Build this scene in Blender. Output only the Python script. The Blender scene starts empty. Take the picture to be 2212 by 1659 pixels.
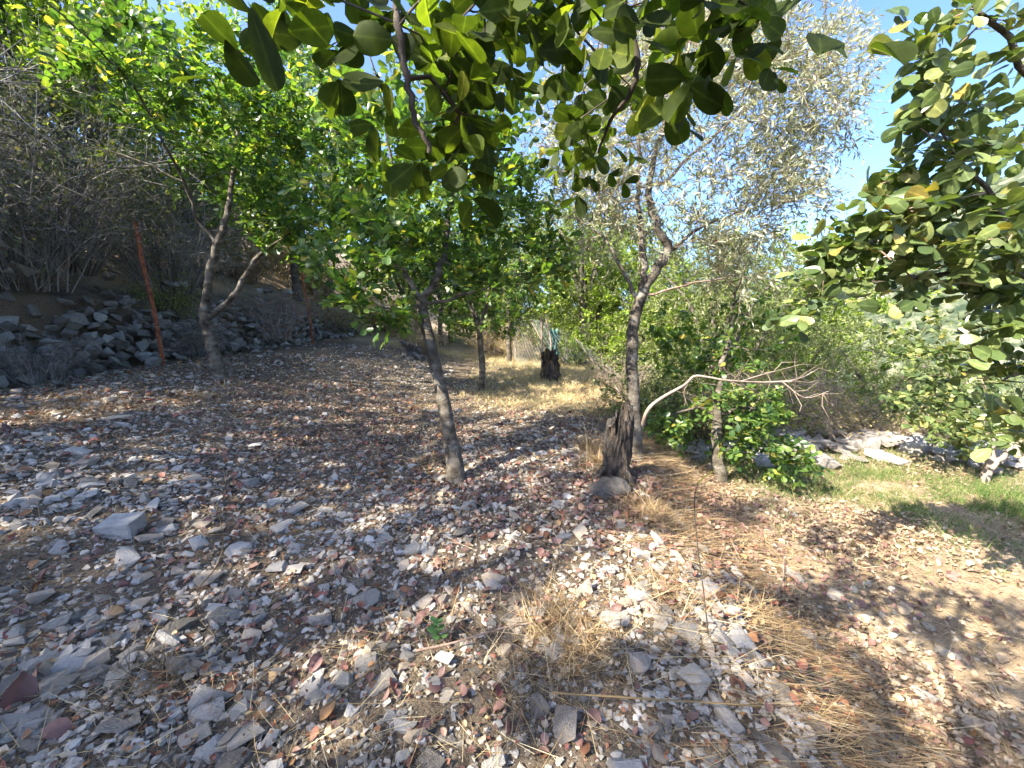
import bpy, math, random
import numpy as np
from mathutils import Vector, Matrix

# ------------------------------------------------------------------ camera, sky, sun, exposure
SC = bpy.context.scene
COL = SC.collection
PITCH = math.radians(10.0)
CAM_H = 1.5
FPX, CX, CY = 895.0, 1106.0, 829.5            # focal length and centre on the 2212 x 1659 photograph
cam = bpy.data.cameras.new("camera")
cam.sensor_width = 36.0
cam.lens = 36.0 * FPX / 2212.0
cam.clip_start = 0.05
cam.clip_end = 6000
camo = bpy.data.objects.new("camera", cam)
camo.location = (0, 0, CAM_H)
camo.rotation_euler = (math.pi / 2 - PITCH, 0, 0)
COL.objects.link(camo)
SC.camera = camo

SUN_EL, SUN_AZ = math.radians(42), math.radians(237)    # azimuth clockwise from +Y
SUN_DIR = Vector((math.sin(SUN_AZ) * math.cos(SUN_EL), math.cos(SUN_AZ) * math.cos(SUN_EL), math.sin(SUN_EL)))
world = bpy.data.worlds.new("World")
SC.world = world
world.use_nodes = True
wn = world.node_tree
bg = wn.nodes["Background"]
sky = wn.nodes.new("ShaderNodeTexSky")
sky.sky_type = 'NISHITA'
sky.sun_disc = False
sky.sun_elevation = SUN_EL
sky.sun_rotation = SUN_AZ
sky.altitude = 1500
sky.air_density = 0.62
sky.dust_density = 6.0
sky.ozone_density = 6.5
wn.links.new(sky.outputs[0], bg.inputs[0])
bg.inputs[1].default_value = 0.15
world.cycles.sampling_method = 'NONE'
sun = bpy.data.lights.new("sun", 'SUN')
sun.energy = 4.3
sun.angle = math.radians(0.5)
sun.color = (1.0, 0.92, 0.78)
suno = bpy.data.objects.new("sun", sun)
suno.rotation_euler = (-SUN_DIR).to_track_quat('-Z', 'Y').to_euler()
COL.objects.link(suno)
SC.view_settings.view_transform = 'Standard'
SC.view_settings.look = 'None'
SC.view_settings.exposure = 2.3
SC.view_settings.gamma = 1.0
SC.view_settings.use_curve_mapping = False
SC.cycles.use_adaptive_sampling = True
SC.cycles.adaptive_threshold = 0.03
SC.cycles.adaptive_min_samples = 16
SC.cycles.max_bounces = 5
SC.cycles.diffuse_bounces = 3
SC.cycles.glossy_bounces = 2
SC.cycles.transmission_bounces = 3
SC.cycles.caustics_reflective = False
SC.cycles.caustics_refractive = False
SC.cycles.use_denoising = True
SC.cycles.denoiser = 'OPENIMAGEDENOISE'
SC.cycles.denoising_prefilter = 'ACCURATE'

# ------------------------------------------------------------------ helpers
RNG = np.random.default_rng(7)
CP, SP = math.cos(PITCH), math.sin(PITCH)

def P(u, v, t):
    """World point seen at (u, v) of the 2212 x 1659 photograph, t metres deep."""
    x, y = (u - CX) / FPX, (CY - v) / FPX
    return np.array([x * t, (CP + y * SP) * t, CAM_H + (-SP + y * CP) * t])

def proj(p):
    p = np.asarray(p, float)
    rel = p - np.array([0, 0, CAM_H])
    t = rel[..., 1] * CP - rel[..., 2] * SP
    yy = rel[..., 1] * SP + rel[..., 2] * CP
    ts = np.where(np.abs(t) < 1e-6, 1e-6, t)
    return CX + FPX * rel[..., 0] / ts, CY - FPX * yy / ts, t

def sstep(a, b, x):
    k = np.clip((x - a) / (b - a), 0, 1)
    return k * k * (3 - 2 * k)

def vnoise(x, y, seed=0):
    """Cheap smooth value noise, about -1..1."""
    x = np.asarray(x, float); y = np.asarray(y, float)
    xi, yi = np.floor(x), np.floor(y)
    fx, fy = x - xi, y - yi
    fx, fy = fx * fx * (3 - 2 * fx), fy * fy * (3 - 2 * fy)
    def h(a, b):
        s = np.sin(a * 127.1 + b * 311.7 + seed * 74.7) * 43758.5453
        return (s - np.floor(s)) * 2 - 1
    return (h(xi, yi) * (1 - fx) + h(xi + 1, yi) * fx) * (1 - fy) + (h(xi, yi + 1) * (1 - fx) + h(xi + 1, yi + 1) * fx) * fy

LEDGE = [(1.5, 6.4), (2.3, 5.75), (3.6, 6.15), (5.4, 5.9), (6.6, 5.2), (8.5, 3.6), (11, 0.5), (13, -4)]
def ledge_y(x):
    xs = np.array([p[0] for p in LEDGE]); ys = np.array([p[1] for p in LEDGE])
    return np.interp(x, xs, ys)

def hgt(x, y, fine=True):
    x = np.asarray(x, float); y = np.asarray(y, float)
    z = 0.62 * sstep(-0.7, -5.4, x)
    crest = 0.95 + 0.13 * np.clip(y - 2.6, -2, 30) + 0.08 * np.sin(y * 1.7)
    z = z - 0.50 * sstep(crest, crest + 1.25, x)
    # stone wall and the slope above it, on the left
    k = sstep(19, 13, y)
    step = 1.1 * sstep(-6.35, -6.6, x) * k + 1.1 * sstep(-5.5, -9.0, x) * (1 - k)
    z = z + step + 0.42 * np.clip(-6.6 - x, 0, 45)
    # beyond the ledge on the right and beyond the terrace end the hill falls away
    d = np.where(x > 1.5, y - ledge_y(x), -1.0)
    d = np.where(x > 13, np.maximum(d, x - 13), d)
    fall = np.clip(np.minimum(d - 0.25, 1.2 * (x - (2.3 + .30 * np.clip(y - 5.75, 0, 60)))), 0, 1e4)
    z = z - np.where(fall < 60, 0.62 * fall - 0.25 * (1 - np.exp(-fall)), 37 + (fall - 60) * 0.05)
    back = np.clip(y - 30, 0, 300) * sstep(-7, -3, x)
    z = z - 0.25 * np.minimum(back, 120) * np.where(x > 1.5, 0.2, 1)
    z = np.maximum(z, -60)
    if fine:
        near = np.exp(-((np.hypot(x, y) / 18) ** 2))
        z = z + near * (0.05 * vnoise(x * 1.1, y * 1.1, 3) + 0.022 * vnoise(x * 3.7, y * 3.7, 5))
    return z

def G(u, v, lift=0.0):
    """Where the ray through a pixel meets the ground."""
    lo = 0.3
    for i in range(900):
        t = lo + i * 0.03
        p = P(u, v, t)
        if p[2] <= hgt(p[0], p[1]):
            for q in np.linspace(t - 0.03, t, 12):
                p = P(u, v, q)
                if p[2] <= hgt(p[0], p[1]):
                    break
            p[2] = hgt(p[0], p[1]) + lift
            return p
    return P(u, v, 20)

def onground(x, y, lift=0.0):
    return np.array([x, y, float(hgt(x, y)) + lift])

def mk_mesh(name, V, F, mat, smooth=True):
    V = np.asarray(V, np.float32); F = np.asarray(F, np.int32)
    me = bpy.data.meshes.new(name)
    me.vertices.add(len(V)); me.vertices.foreach_set('co', V.ravel())
    me.loops.add(F.size); me.loops.foreach_set('vertex_index', F.ravel())
    k = F.shape[1]
    me.polygons.add(len(F)); me.polygons.foreach_set('loop_start', np.arange(len(F), dtype=np.int32) * k)
    me.polygons.foreach_set('use_smooth', np.full(len(F), smooth))
    me.update(calc_edges=True)
    if mat: me.materials.append(mat)
    return me

def obj(name, me, parent=None, loc=None):
    o = bpy.data.objects.new(name, me)
    COL.objects.link(o)
    if parent: o.parent = parent
    if loc is not None: o.location = loc
    return o

def tag(o, label=None, cat=None, group=None, kind=None):
    if label: o['label'] = label
    if cat: o['category'] = cat
    if group: o['group'] = group
    if kind: o['kind'] = kind
    return o

def thing(name, label, cat, loc, group=None, rz=0, scale=1):
    o = bpy.data.objects.new(name, None)
    COL.objects.link(o)
    o.location = loc; o.rotation_euler = (0, 0, rz); o.scale = (scale,) * 3
    o.empty_display_size = 0.2
    return tag(o, label, cat, group)

def unit(a):
    return a / np.maximum(np.linalg.norm(a, axis=-1, keepdims=True), 1e-9)

def inst(T, F, pos, A, B, N, S):
    T = np.asarray(T, float); F = np.asarray(F, int)
    S3 = S[:, None, None]
    V = pos[:, None, :] + S3 * (T[None, :, 0:1] * A[:, None, :] + T[None, :, 1:2] * B[:, None, :] + T[None, :, 2:3] * N[:, None, :])
    FF = F[None] + (np.arange(len(pos)) * len(T))[:, None, None]
    return V.reshape(-1, 3), FF.reshape(-1, F.shape[1])

class Tubes:
    def __init__(self): self.V = []; self.F = []; self.n = 0
    def add(self, pts, rad, k=6, wob=0.0, rng=None):
        pts = np.asarray(pts, float); rad = np.asarray(rad, float)
        if rad.ndim == 0: rad = np.full(len(pts), float(rad))
        n = len(pts)
        tan = unit(np.gradient(pts, axis=0))
        ref = np.array([0.31, 0.17, 0.93]) if abs(tan[0, 2]) < 0.8 else np.array([0.95, 0.27, 0.1])
        a = unit(np.cross(tan, ref)); b = np.cross(tan, a)
        ang = np.arange(k) * 2 * math.pi / k
        r = rad[:, None] * np.ones((1, k))
        if wob and rng is not None:
            ph = rng.uniform(0, 6.28, 3)
            L = np.linspace(0, 1, n)[:, None]
            r = r * (1 + wob * (np.sin(ang * 2 + ph[0] + 9 * L) * .6 + np.sin(ang * 3 + ph[1] - 14 * L) * .5 + rng.uniform(-.12, .12, (n, k))))
        ring = pts[:, None] + r[..., None] * (np.cos(ang)[None, :, None] * a[:, None] + np.sin(ang)[None, :, None] * b[:, None])
        i = np.arange(n - 1)[:, None] * k; j = np.arange(k)[None]; j2 = (j + 1) % k
        f = np.stack([i + j, i + j2, i + k + j2, i + k + j], -1).reshape(-1, 4) + self.n
        self.V.append(ring.reshape(-1, 3)); self.F.append(f); self.n += n * k
        return self
    def mesh(self, name, mat, origin=(0, 0, 0), smooth=True):
        return mk_mesh(name, np.concatenate(self.V) - np.asarray(origin), np.concatenate(self.F), mat, smooth)

def catmull(pts, per=4):
    pts = np.asarray(pts, float)
    if len(pts) < 3: 
        k = np.linspace(0, 1, per + 1)[:, None]
        return pts[0] * (1 - k) + pts[-1] * k
    Q = np.vstack([2 * pts[0] - pts[1], pts, 2 * pts[-1] - pts[-2]])
    out = []
    for i in range(len(pts) - 1):
        p0, p1, p2, p3 = Q[i:i + 4]
        for t in np.arange(per) / per:
            out.append(.5 * (2 * p1 + (p2 - p0) * t + (2 * p0 - 5 * p1 + 4 * p2 - p3) * t * t + (3 * p1 - p0 - 3 * p2 + p3) * t ** 3))
    out.append(pts[-1])
    return np.array(out)

# ------------------------------------------------------------------ materials
def new_mat(name):
    m = bpy.data.materials.new(name); m.use_nodes = True
    nt = m.node_tree
    return m, nt, nt.nodes["Principled BSDF"], nt.nodes["Material Output"]

def ramp(nt, stops):
    r = nt.nodes.new("ShaderNodeValToRGB")
    e = r.color_ramp.elements
    while len(e) < len(stops): e.new(0.5)
    for el, (p, c) in zip(e, stops):
        el.position = p; el.color = (*c, 1)
    return r

def rnd_value(nt):
    """A value that differs for every piece: mesh island and object."""
    g = nt.nodes.new("ShaderNodeNewGeometry"); oi = nt.nodes.new("ShaderNodeObjectInfo")
    a = nt.nodes.new("ShaderNodeMath"); a.operation = 'ADD'
    nt.links.new(g.outputs["Random Per Island"], a.inputs[0]); nt.links.new(oi.outputs["Random"], a.inputs[1])
    f = nt.nodes.new("ShaderNodeMath"); f.operation = 'FRACT'
    nt.links.new(a.outputs[0], f.inputs[0])
    return f.outputs[0]

def noise_tex(nt, scale, detail=4, rough=.6, coord='Object', stretch=None):
    tc = nt.nodes.new("ShaderNodeTexCoord")
    n = nt.nodes.new("ShaderNodeTexNoise")
    n.inputs["Scale"].default_value = scale; n.inputs["Detail"].default_value = detail; n.inputs["Roughness"].default_value = rough
    if stretch:
        mp = nt.nodes.new("ShaderNodeMapping"); mp.inputs["Scale"].default_value = stretch
        nt.links.new(tc.outputs[coord], mp.inputs[0]); nt.links.new(mp.outputs[0], n.inputs["Vector"])
    else:
        nt.links.new(tc.outputs[coord], n.inputs["Vector"])
    return n

def mixc(nt, fac, a, b, mode='MIX'):
    m = nt.nodes.new("ShaderNodeMix"); m.data_type = 'RGBA'; m.blend_type = mode
    for sock, v in ((m.inputs[0], fac), (m.inputs[6], a), (m.inputs[7], b)):
        if isinstance(v, (int, float)): sock.default_value = v
        elif isinstance(v, tuple): sock.default_value = (*v, 1)
        else: nt.links.new(v, sock)
    return m.outputs[2]

def bump(nt, src, strength, dist=.01):
    b = nt.nodes.new("ShaderNodeBump"); b.inputs["Strength"].default_value = strength; b.inputs["Distance"].default_value = dist
    nt.links.new(src, b.inputs["Height"])
    return b.outputs[0]

def leaf_mat(name, stops, transl=.4, rough=.42, spec=.4, tcol=None, blotch=False):
    m, nt, pb, out = new_mat(name)
    r = ramp(nt, stops)
    nt.links.new(rnd_value(nt), r.inputs[0])
    at = nt.nodes.new("ShaderNodeAttribute"); at.attribute_name = "rib"; at.attribute_type = 'GEOMETRY'
    pw = nt.nodes.new("ShaderNodeMath"); pw.operation = 'POWER'; pw.inputs[1].default_value = 14
    nt.links.new(at.outputs["Fac"], pw.inputs[0])
    col = mixc(nt, pw.outputs[0], r.outputs[0], mixc(nt, 1.0, r.outputs[0], (2.2, 2.0, 2.2), 'MULTIPLY'))
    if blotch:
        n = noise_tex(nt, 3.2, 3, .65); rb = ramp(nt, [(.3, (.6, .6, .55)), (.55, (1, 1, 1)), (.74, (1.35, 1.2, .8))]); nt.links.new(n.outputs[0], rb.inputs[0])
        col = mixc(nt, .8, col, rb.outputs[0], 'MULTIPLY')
    nt.links.new(col, pb.inputs["Base Color"])
    pb.inputs["Roughness"].default_value = rough
    pb.inputs["Specular IOR Level"].default_value = spec
    tr = nt.nodes.new("ShaderNodeBsdfTranslucent")
    nt.links.new(mixc(nt, 1.0, col, tcol or (1.5, 1.7, .5), 'MULTIPLY'), tr.inputs[0])
    mx = nt.nodes.new("ShaderNodeMixShader"); mx.inputs[0].default_value = transl
    nt.links.new(pb.outputs[0], mx.inputs[1]); nt.links.new(tr.outputs[0], mx.inputs[2]); nt.links.new(mx.outputs[0], out.inputs[0])
    return m

def rough_mat(name, stops, scale=8, rough=.9, bmp=.5, bdist=.01, stretch=None, per_piece=.5, spec=.2, fine=40):
    m, nt, pb, out = new_mat(name)
    r = ramp(nt, stops)
    n = noise_tex(nt, scale, 2, .6, stretch=stretch)
    rv = rnd_value(nt)
    mx = nt.nodes.new("ShaderNodeMix"); mx.data_type = 'FLOAT'; mx.inputs[0].default_value = per_piece
    nt.links.new(n.outputs[0], mx.inputs[2]); nt.links.new(rv, mx.inputs[3])
    nt.links.new(mx.outputs[0], r.inputs[0])
    n2 = noise_tex(nt, fine, 3, .7, stretch=stretch)
    col = mixc(nt, .6, r.outputs[0], mixc(nt, n2.outputs[0], (.45, .45, .45), (1.4, 1.4, 1.4)), 'MULTIPLY')
    nt.links.new(col, pb.inputs["Base Color"])
    pb.inputs["Roughness"].default_value = rough
    pb.inputs["Specular IOR Level"].default_value = spec
    if bmp: nt.links.new(bump(nt, n2.outputs[0], bmp, bdist), pb.inputs["Normal"])
    return m

M = {}
M['carob'] = leaf_mat('carob_leaf', [(0, (.035, .075, .024)), (.3, (.065, .125, .034)), (.6, (.115, .19, .042)), (.82, (.16, .22, .05)), (.95, (.25, .28, .065)), (1, (.38, .29, .06))], .46, .35, .45)
M['carob_shaded'] = leaf_mat('carob_leaf_painted_shade', [(0, (.018, .028, .007)), (.4, (.034, .050, .011)), (.75, (.055, .082, .015)), (.93, (.09, .12, .018)), (1, (.16, .17, .025))], .5, .6, .15, (2.2, 2.4, .6), True)  # overhead leaves: canopy shade put into a darker leaf colour
M['carob_right'] = leaf_mat('carob_leaf_painted_sunlit', [(0, (.05, .08, .028)), (.4, (.10, .145, .048)), (.8, (.18, .22, .08)), (.95, (.25, .26, .09)), (1, (.36, .27, .06))], .28, .35, .5, None, True)  # paler carob tones, sunlight put into the leaf colour
M['olive'] = leaf_mat('olive_leaf', [(0, (.14, .16, .085)), (.35, (.26, .28, .17)), (.7, (.39, .40, .29)), (1, (.50, .47, .38))], .38, .5, .35, (1.2, 1.25, .7))
M['olive_green'] = leaf_mat('olive_green_leaf', [(0, (.075, .10, .035)), (.5, (.16, .20, .07)), (.85, (.26, .29, .12)), (1, (.38, .35, .16))], .4, .5)
M['sunny_green'] = leaf_mat('yellow_green_leaf', [(0, (.10, .16, .025)), (.5, (.20, .28, .045)), (1, (.36, .40, .09))], .5, .5)
M['dark_green'] = leaf_mat('dark_evergreen_leaf', [(0, (.025, .05, .022)), (.5, (.05, .085, .035)), (1, (.10, .13, .05))], .25, .5)
M['broom'] = leaf_mat('dry_shrub_leaf', [(0, (.045, .065, .028)), (.5, (.10, .125, .05)), (.85, (.17, .19, .08)), (1, (.28, .26, .12))], .3, .7, .2, (1.2, 1.1, .6))
M['straw_bush'] = leaf_mat('straw_leaf', [(0, (.24, .19, .08)), (.5, (.38, .31, .14)), (1, (.50, .43, .22))], .35, .7, .2, (1.2, 1.1, .6))
M['bark'] = rough_mat('grey_bark', [(0.28, (.045, .036, .026)), (.5, (.12, .102, .078)), (.72, (.26, .235, .19))], 7, .9, 1, .02, (1, 1, 1.6), .0, .2, 38)
M['bark_red'] = rough_mat('pinkish_bark', [(0.2, (.15, .095, .07)), (.5, (.29, .20, .15)), (.8, (.45, .34, .27))], 9, .9, .7, .008, (1, 1, .6), .0)
M['bark_dark'] = rough_mat('dark_bark', [(0.2, (.03, .025, .02)), (.6, (.08, .065, .05)), (1, (.14, .12, .09))], 12, .9, .7, .006, None, .0)
M['deadwood'] = rough_mat('bleached_wood', [(0.2, (.17, .12, .09)), (.5, (.31, .24, .19)), (.8, (.46, .38, .32))], 10, .85, .5, .005, (1, 1, 1), .2)
M['twig'] = rough_mat('dry_twig', [(0.1, (.08, .072, .06)), (.5, (.19, .178, .155)), (.9, (.38, .365, .33))], 6, .9, 0, .005, None, .7)
M['stump'] = rough_mat('weathered_stump_wood', [(.30, (.02, .017, .014)), (.5, (.075, .066, .057)), (.62, (.13, .095, .066)), (.8, (.26, .24, .21))], 9, .95, 1.0, .04, (1.5, 1.5, .5), .0, .15, 34)
M['ash'] = rough_mat('crumbled_rot', [(.2, (.03, .027, .024)), (.6, (.12, .11, .10)), (.9, (.24, .22, .20))], 12, 1, 1, .02, None, .3)
M['stone'] = rough_mat('limestone', [(0, (.10, .086, .070)), (.2, (.22, .195, .16)), (.42, (.33, .305, .27)), (.62, (.43, .405, .37)), (.78, (.38, .30, .22)), (.9, (.47, .41, .325)), (1, (.60, .57, .52))], 6, .88, .9, .012, None, .8, .25, 20)
M['stone_wall'] = rough_mat('dark_limestone', [(0, (.07, .066, .055)), (.4, (.17, .16, .137)), (.75, (.29, .28, .245)), (1, (.46, .46, .43))], 6, .92, .8, .012, None, .6, .2, 24)  # limestone in darker greys than the loose stones
M['rock_pale'] = rough_mat('pale_limestone', [(.1, (.20, .17, .14)), (.5, (.38, .34, .295)), (.9, (.50, .46, .41))], 5, .9, 1, .02, None, .5, .2, 22)
M['block'] = rough_mat('whitish_limestone', [(.2, (.30, .285, .26)), (.8, (.50, .48, .45))], 5, .9, 1, .015, None, .2, .2, 16)
M['gravel'] = rough_mat('gravel', [(0, (.07, .057, .043)), (.4, (.17, .148, .118)), (.75, (.29, .262, .225)), (1, (.42, .37, .30))], 6, .9, 0, .01, None, .95)
M['litter'] = leaf_mat('dead_leaf', [(0, (.10, .05, .03)), (.25, (.19, .085, .045)), (.45, (.24, .085, .07)), (.7, (.30, .16, .07)), (.9, (.42, .29, .15)), (1, (.50, .40, .24))], .15, .6, .3, (1.2, .9, .5))
M['litter_red'] = leaf_mat('red_dead_leaf', [(0, (.12, .065, .055)), (.4, (.19, .105, .09)), (.8, (.26, .155, .125)), (1, (.36, .23, .15))], .12, .55, .3, (1.2, .7, .5))
M['litter_tan'] = leaf_mat('tan_dead_leaf', [(0, (.19, .11, .075)), (.35, (.30, .21, .14)), (.75, (.39, .30, .20)), (1, (.48, .40, .28))], .15, .6, .3, (1.2, 1, .6))
M['straw'] = leaf_mat('dry_straw', [(0, (.20, .13, .06)), (.4, (.34, .25, .12)), (.8, (.47, .38, .21)), (1, (.56, .49, .32))], .15, .7, .2, (1.1, 1, .6))
M['bank_straw'] = leaf_mat('brown_straw', [(0, (.13, .08, .04)), (.4, (.24, .16, .08)), (.8, (.36, .26, .14)), (1, (.48, .39, .24))], .12, .7, .2, (1.1, 1, .6))
M['pale_turf'] = leaf_mat('pale_dry_grass', [(0, (.34, .27, .12)), (.5, (.50, .42, .20)), (1, (.62, .55, .32))], .2, .7, .2, (1.1, 1, .6))
M['grass'] = leaf_mat('green_grass_blade', [(0, (.055, .11, .026)), (.5, (.10, .175, .042)), (.82, (.17, .23, .065)), (.92, (.30, .29, .12)), (1, (.42, .36, .2))], .35, .6, .3)
M['weed'] = leaf_mat('weed_leaf', [(0, (.05, .12, .04)), (1, (.09, .18, .06))], .3, .6)
M['yellow'] = leaf_mat('yellow_leaf', [(0, (.5, .42, .05)), (1, (.55, .5, .1))], .3, .6, .3, (1, 1, .6))
M['sun_glow_leaf'] = leaf_mat('leaf_painted_sun_glow', [(0, (.09, .135, .013)), (1, (.10, .145, .013))], .6, .45, .3, (1.5, 1.6, .4), True)  # glow of sun through the leaf painted as a lighter green
M['rust'] = rough_mat('rusty_red_steel', [(.3, (.11, .035, .018)), (.5, (.28, .085, .038)), (.72, (.38, .16, .08))], 14, .8, .5, .004, None, .0)
M['wire'] = rough_mat('galvanised_wire', [(0, (.24, .26, .24)), (1, (.42, .46, .43))], 10, .5, 0, .01, None, .3, .5)
M['net'] = rough_mat('teal_netting', [(0, (.07, .17, .15)), (1, (.13, .26, .23))], 10, .8, 0, .01, None, .3)

def ground_material():
    m, nt, pb, out = new_mat('stony_soil')
    a = noise_tex(nt, .9, 2, .6); b = noise_tex(nt, 14, 5, .7); c = noise_tex(nt, 60, 3, .7)
    r1 = ramp(nt, [(.3, (.048, .036, .026)), (.5, (.095, .075, .055)), (.7, (.17, .14, .105))])
    nt.links.new(b.outputs[0], r1.inputs[0])
    r2 = ramp(nt, [(.35, (.10, .072, .05)), (.6, (.19, .145, .098))])
    nt.links.new(c.outputs[0], r2.inputs[0])
    ra = ramp(nt, [(.42, (0, 0, 0)), (.6, (1, 1, 1))]); nt.links.new(a.outputs[0], ra.inputs[0])
    col = mixc(nt, ra.outputs[0], r1.outputs[0], r2.outputs[0])
    # dry straw-coloured turf: the lower terrace on the right and the far end of the path
    at = nt.nodes.new("ShaderNodeAttribute"); at.attribute_name = "turf"; at.attribute_type = 'GEOMETRY'
    r3 = ramp(nt, [(.3, (.22, .155, .095)), (.55, (.33, .25, .16)), (.75, (.43, .345, .23))])
    nt.links.new(b.outputs[0], r3.inputs[0])
    col = mixc(nt, at.outputs["Fac"], col, r3.outputs[0])
    nt.links.new(col, pb.inputs["Base Color"])
    pb.inputs["Roughness"].default_value = .95
    pb.inputs["Specular IOR Level"].default_value = .15
    nt.links.new(bump(nt, c.outputs[0], .8, .02), pb.inputs["Normal"])
    return m

import bmesh
def stone_shape(rng, n=13, box=.72):
    pts = rng.uniform(-1, 1, (n, 3))
    pts = pts / np.maximum(np.abs(pts).max(1, keepdims=True), 1e-6) * rng.uniform(box, 1, (n, 1))
    bm = bmesh.new()
    for p in pts: bm.verts.new(p)
    r = bmesh.ops.convex_hull(bm, input=bm.verts)
    bmesh.ops.delete(bm, geom=[g for g in r['geom_interior'] if isinstance(g, bmesh.types.BMVert)], context='VERTS')
    bmesh.ops.triangulate(bm, faces=bm.faces)
    bm.verts.index_update()
    V = np.array([v.co[:] for v in bm.verts]); F = np.array([[v.index for v in f.verts] for f in bm.faces])
    bm.free()
    return V * .5, F

# ------------------------------------------------------------------ ground: one sheet out to the horizon
def turf_amount(x, y):
    f = np.zeros_like(x)
    f = np.maximum(f, sstep(1.7, 2.6, x) * sstep(-.5, .5, y))
    f = np.maximum(f, sstep(5.4, 7.2, y + 0.3 * x) * sstep(-1.3 + .0 * y, .2, x))
    f = np.maximum(f, sstep(12, 14, y))
    f = np.maximum(f, sstep(-6.8, -7.4, x))
    f = f * (0.75 + .35 * vnoise(x * 2.1, y * 2.1, 9))
    return np.clip(f, 0, 1)

def axis(lo_f, hi_f, step, far):
    mid = np.arange(lo_f, hi_f + 1e-6, step)
    g = step * np.cumsum(1.16 ** np.arange(1, 200))
    hi = hi_f + g[g < far]; lo = (lo_f - g[g < far])[::-1]
    return np.concatenate([lo, mid, hi])

def build_ground():
    xs = axis(-7.4, 7.6, .07, 2500); ys = axis(-1.0, 13.0, .07, 2500)
    X, Y = np.meshgrid(xs, ys)
    Z = hgt(X, Y)
    V = np.stack([X, Y, Z], -1).reshape(-1, 3)
    nx, ny = len(xs), len(ys)
    i = (np.arange(ny - 1)[:, None] * nx + np.arange(nx - 1)[None]).ravel()
    F = np.stack([i, i + 1, i + nx + 1, i + nx], -1)
    me = mk_mesh('ground', V, F, ground_material())
    a = me.attributes.new('turf', 'FLOAT', 'POINT')
    a.data.foreach_set('value', turf_amount(V[:, 0], V[:, 1]).astype(np.float32))
    tag(obj('ground', me), 'stony sloping soil of the old olive terrace', None, None, 'structure')
build_ground()

def build_far_hill():
    """The wooded mountain flank across the valley, to the right."""
    az = np.radians(np.linspace(8, 115, 330)); ds = np.linspace(260, 900, 90)
    A, D = np.meshgrid(az, ds)
    X, Y = D * np.sin(A), D * np.cos(A)
    s = (D - 260) / 640
    ridge = sstep(math.radians(14), math.radians(62), A) * 270 + 14
    Z = -62 + ridge * np.sin(np.clip(s, 0, 1) * math.pi / 2) + 9 * vnoise(X / 60, Y / 60, 1)
    Z = Z + 2.6 * np.abs(vnoise(X / 7.0, Y / 7.0, 2)) + 1.5 * np.abs(vnoise(X / 3.1, Y / 3.1, 4))
    V = np.stack([X, Y, Z], -1).reshape(-1, 3)
    nx, ny = len(az), len(ds)
    i = (np.arange(ny - 1)[:, None] * nx + np.arange(nx - 1)[None]).ravel()
    F = np.stack([i, i + nx, i + nx + 1, i + 1], -1)
    m, nt, pb, out = new_mat('wooded_hillside')
    n = noise_tex(nt, .09, 6, .7); n2 = noise_tex(nt, .012, 3, .5)
    r = ramp(nt, [(.38, (.03, .045, .028)), (.52, (.085, .10, .06)), (.68, (.22, .20, .14))]); nt.links.new(n.outputs[0], r.inputs[0])
    r2 = ramp(nt, [(.60, (0, 0, 0)), (.68, (1, 1, 1))]); nt.links.new(n2.outputs[0], r2.inputs[0])
    nt.links.new(mixc(nt, r2.outputs[0], r.outputs[0], (.34, .32, .27)), pb.inputs["Base Color"])
    pb.inputs["Roughness"].default_value = 1; pb.inputs["Specular IOR Level"].default_value = 0
    rng = np.random.default_rng(5); nt_ = 5200
    pick = rng.integers(0, len(V), nt_); keep = vnoise(V[pick, 0] / 45, V[pick, 1] / 45, 8) > -.35; pick = pick[keep]
    T, TF = stone_shape(rng, 12, .8); s_ = rng.uniform(3.0, 8.0, len(pick)); k_ = len(pick)
    an = rng.uniform(0, 6.28, k_); A_ = np.stack([np.cos(an), np.sin(an), np.zeros(k_)], 1); N_ = np.tile(np.array([0, 0, 1.]), (k_, 1))
    TV, TFF = inst(T, TF, V[pick] + rng.uniform(-3, 3, (k_, 3)) * np.array([1, 1, .1]) + np.array([0, 0, 1.2]), A_, np.cross(N_, A_), N_, s_)
    wood = leaf_mat('far_wood', [(0, (.030, .045, .026)), (.5, (.055, .075, .040)), (1, (.10, .12, .065))], .1, .9, .1)
    tag(obj('far_wood', mk_mesh('far_wood', TV, TFF, wood)), 'scattered woodland on the far mountain flank', 'woodland', None, 'stuff')
    tag(obj('hills', mk_mesh('hills', V, F, m)), 'hazy wooded mountain flank across the valley', None, None, 'structure')
build_far_hill()

# ------------------------------------------------------------------ leaf and stone shapes
def leaf_shape(widths, xs, fold, curl, tw=0.0):
    """Midrib plus two edges, triangles."""
    n = len(xs)
    V = []; F = []
    for x, w in zip(xs, widths):
        z0 = -curl * x * x
        V.append((x, 0, z0))
        V.append((x - .03, w, z0 + fold * w + tw * x)); V.append((x - .03, -w, z0 + fold * w - tw * x))
    for i in range(n - 1):
        a, b = 3 * i, 3 * i + 3
        F += [(a, b, b + 1), (a, b + 1, a + 1), (a, a + 2, b + 2), (a, b + 2, b)]
    return np.array(V), np.array(F)

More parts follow.
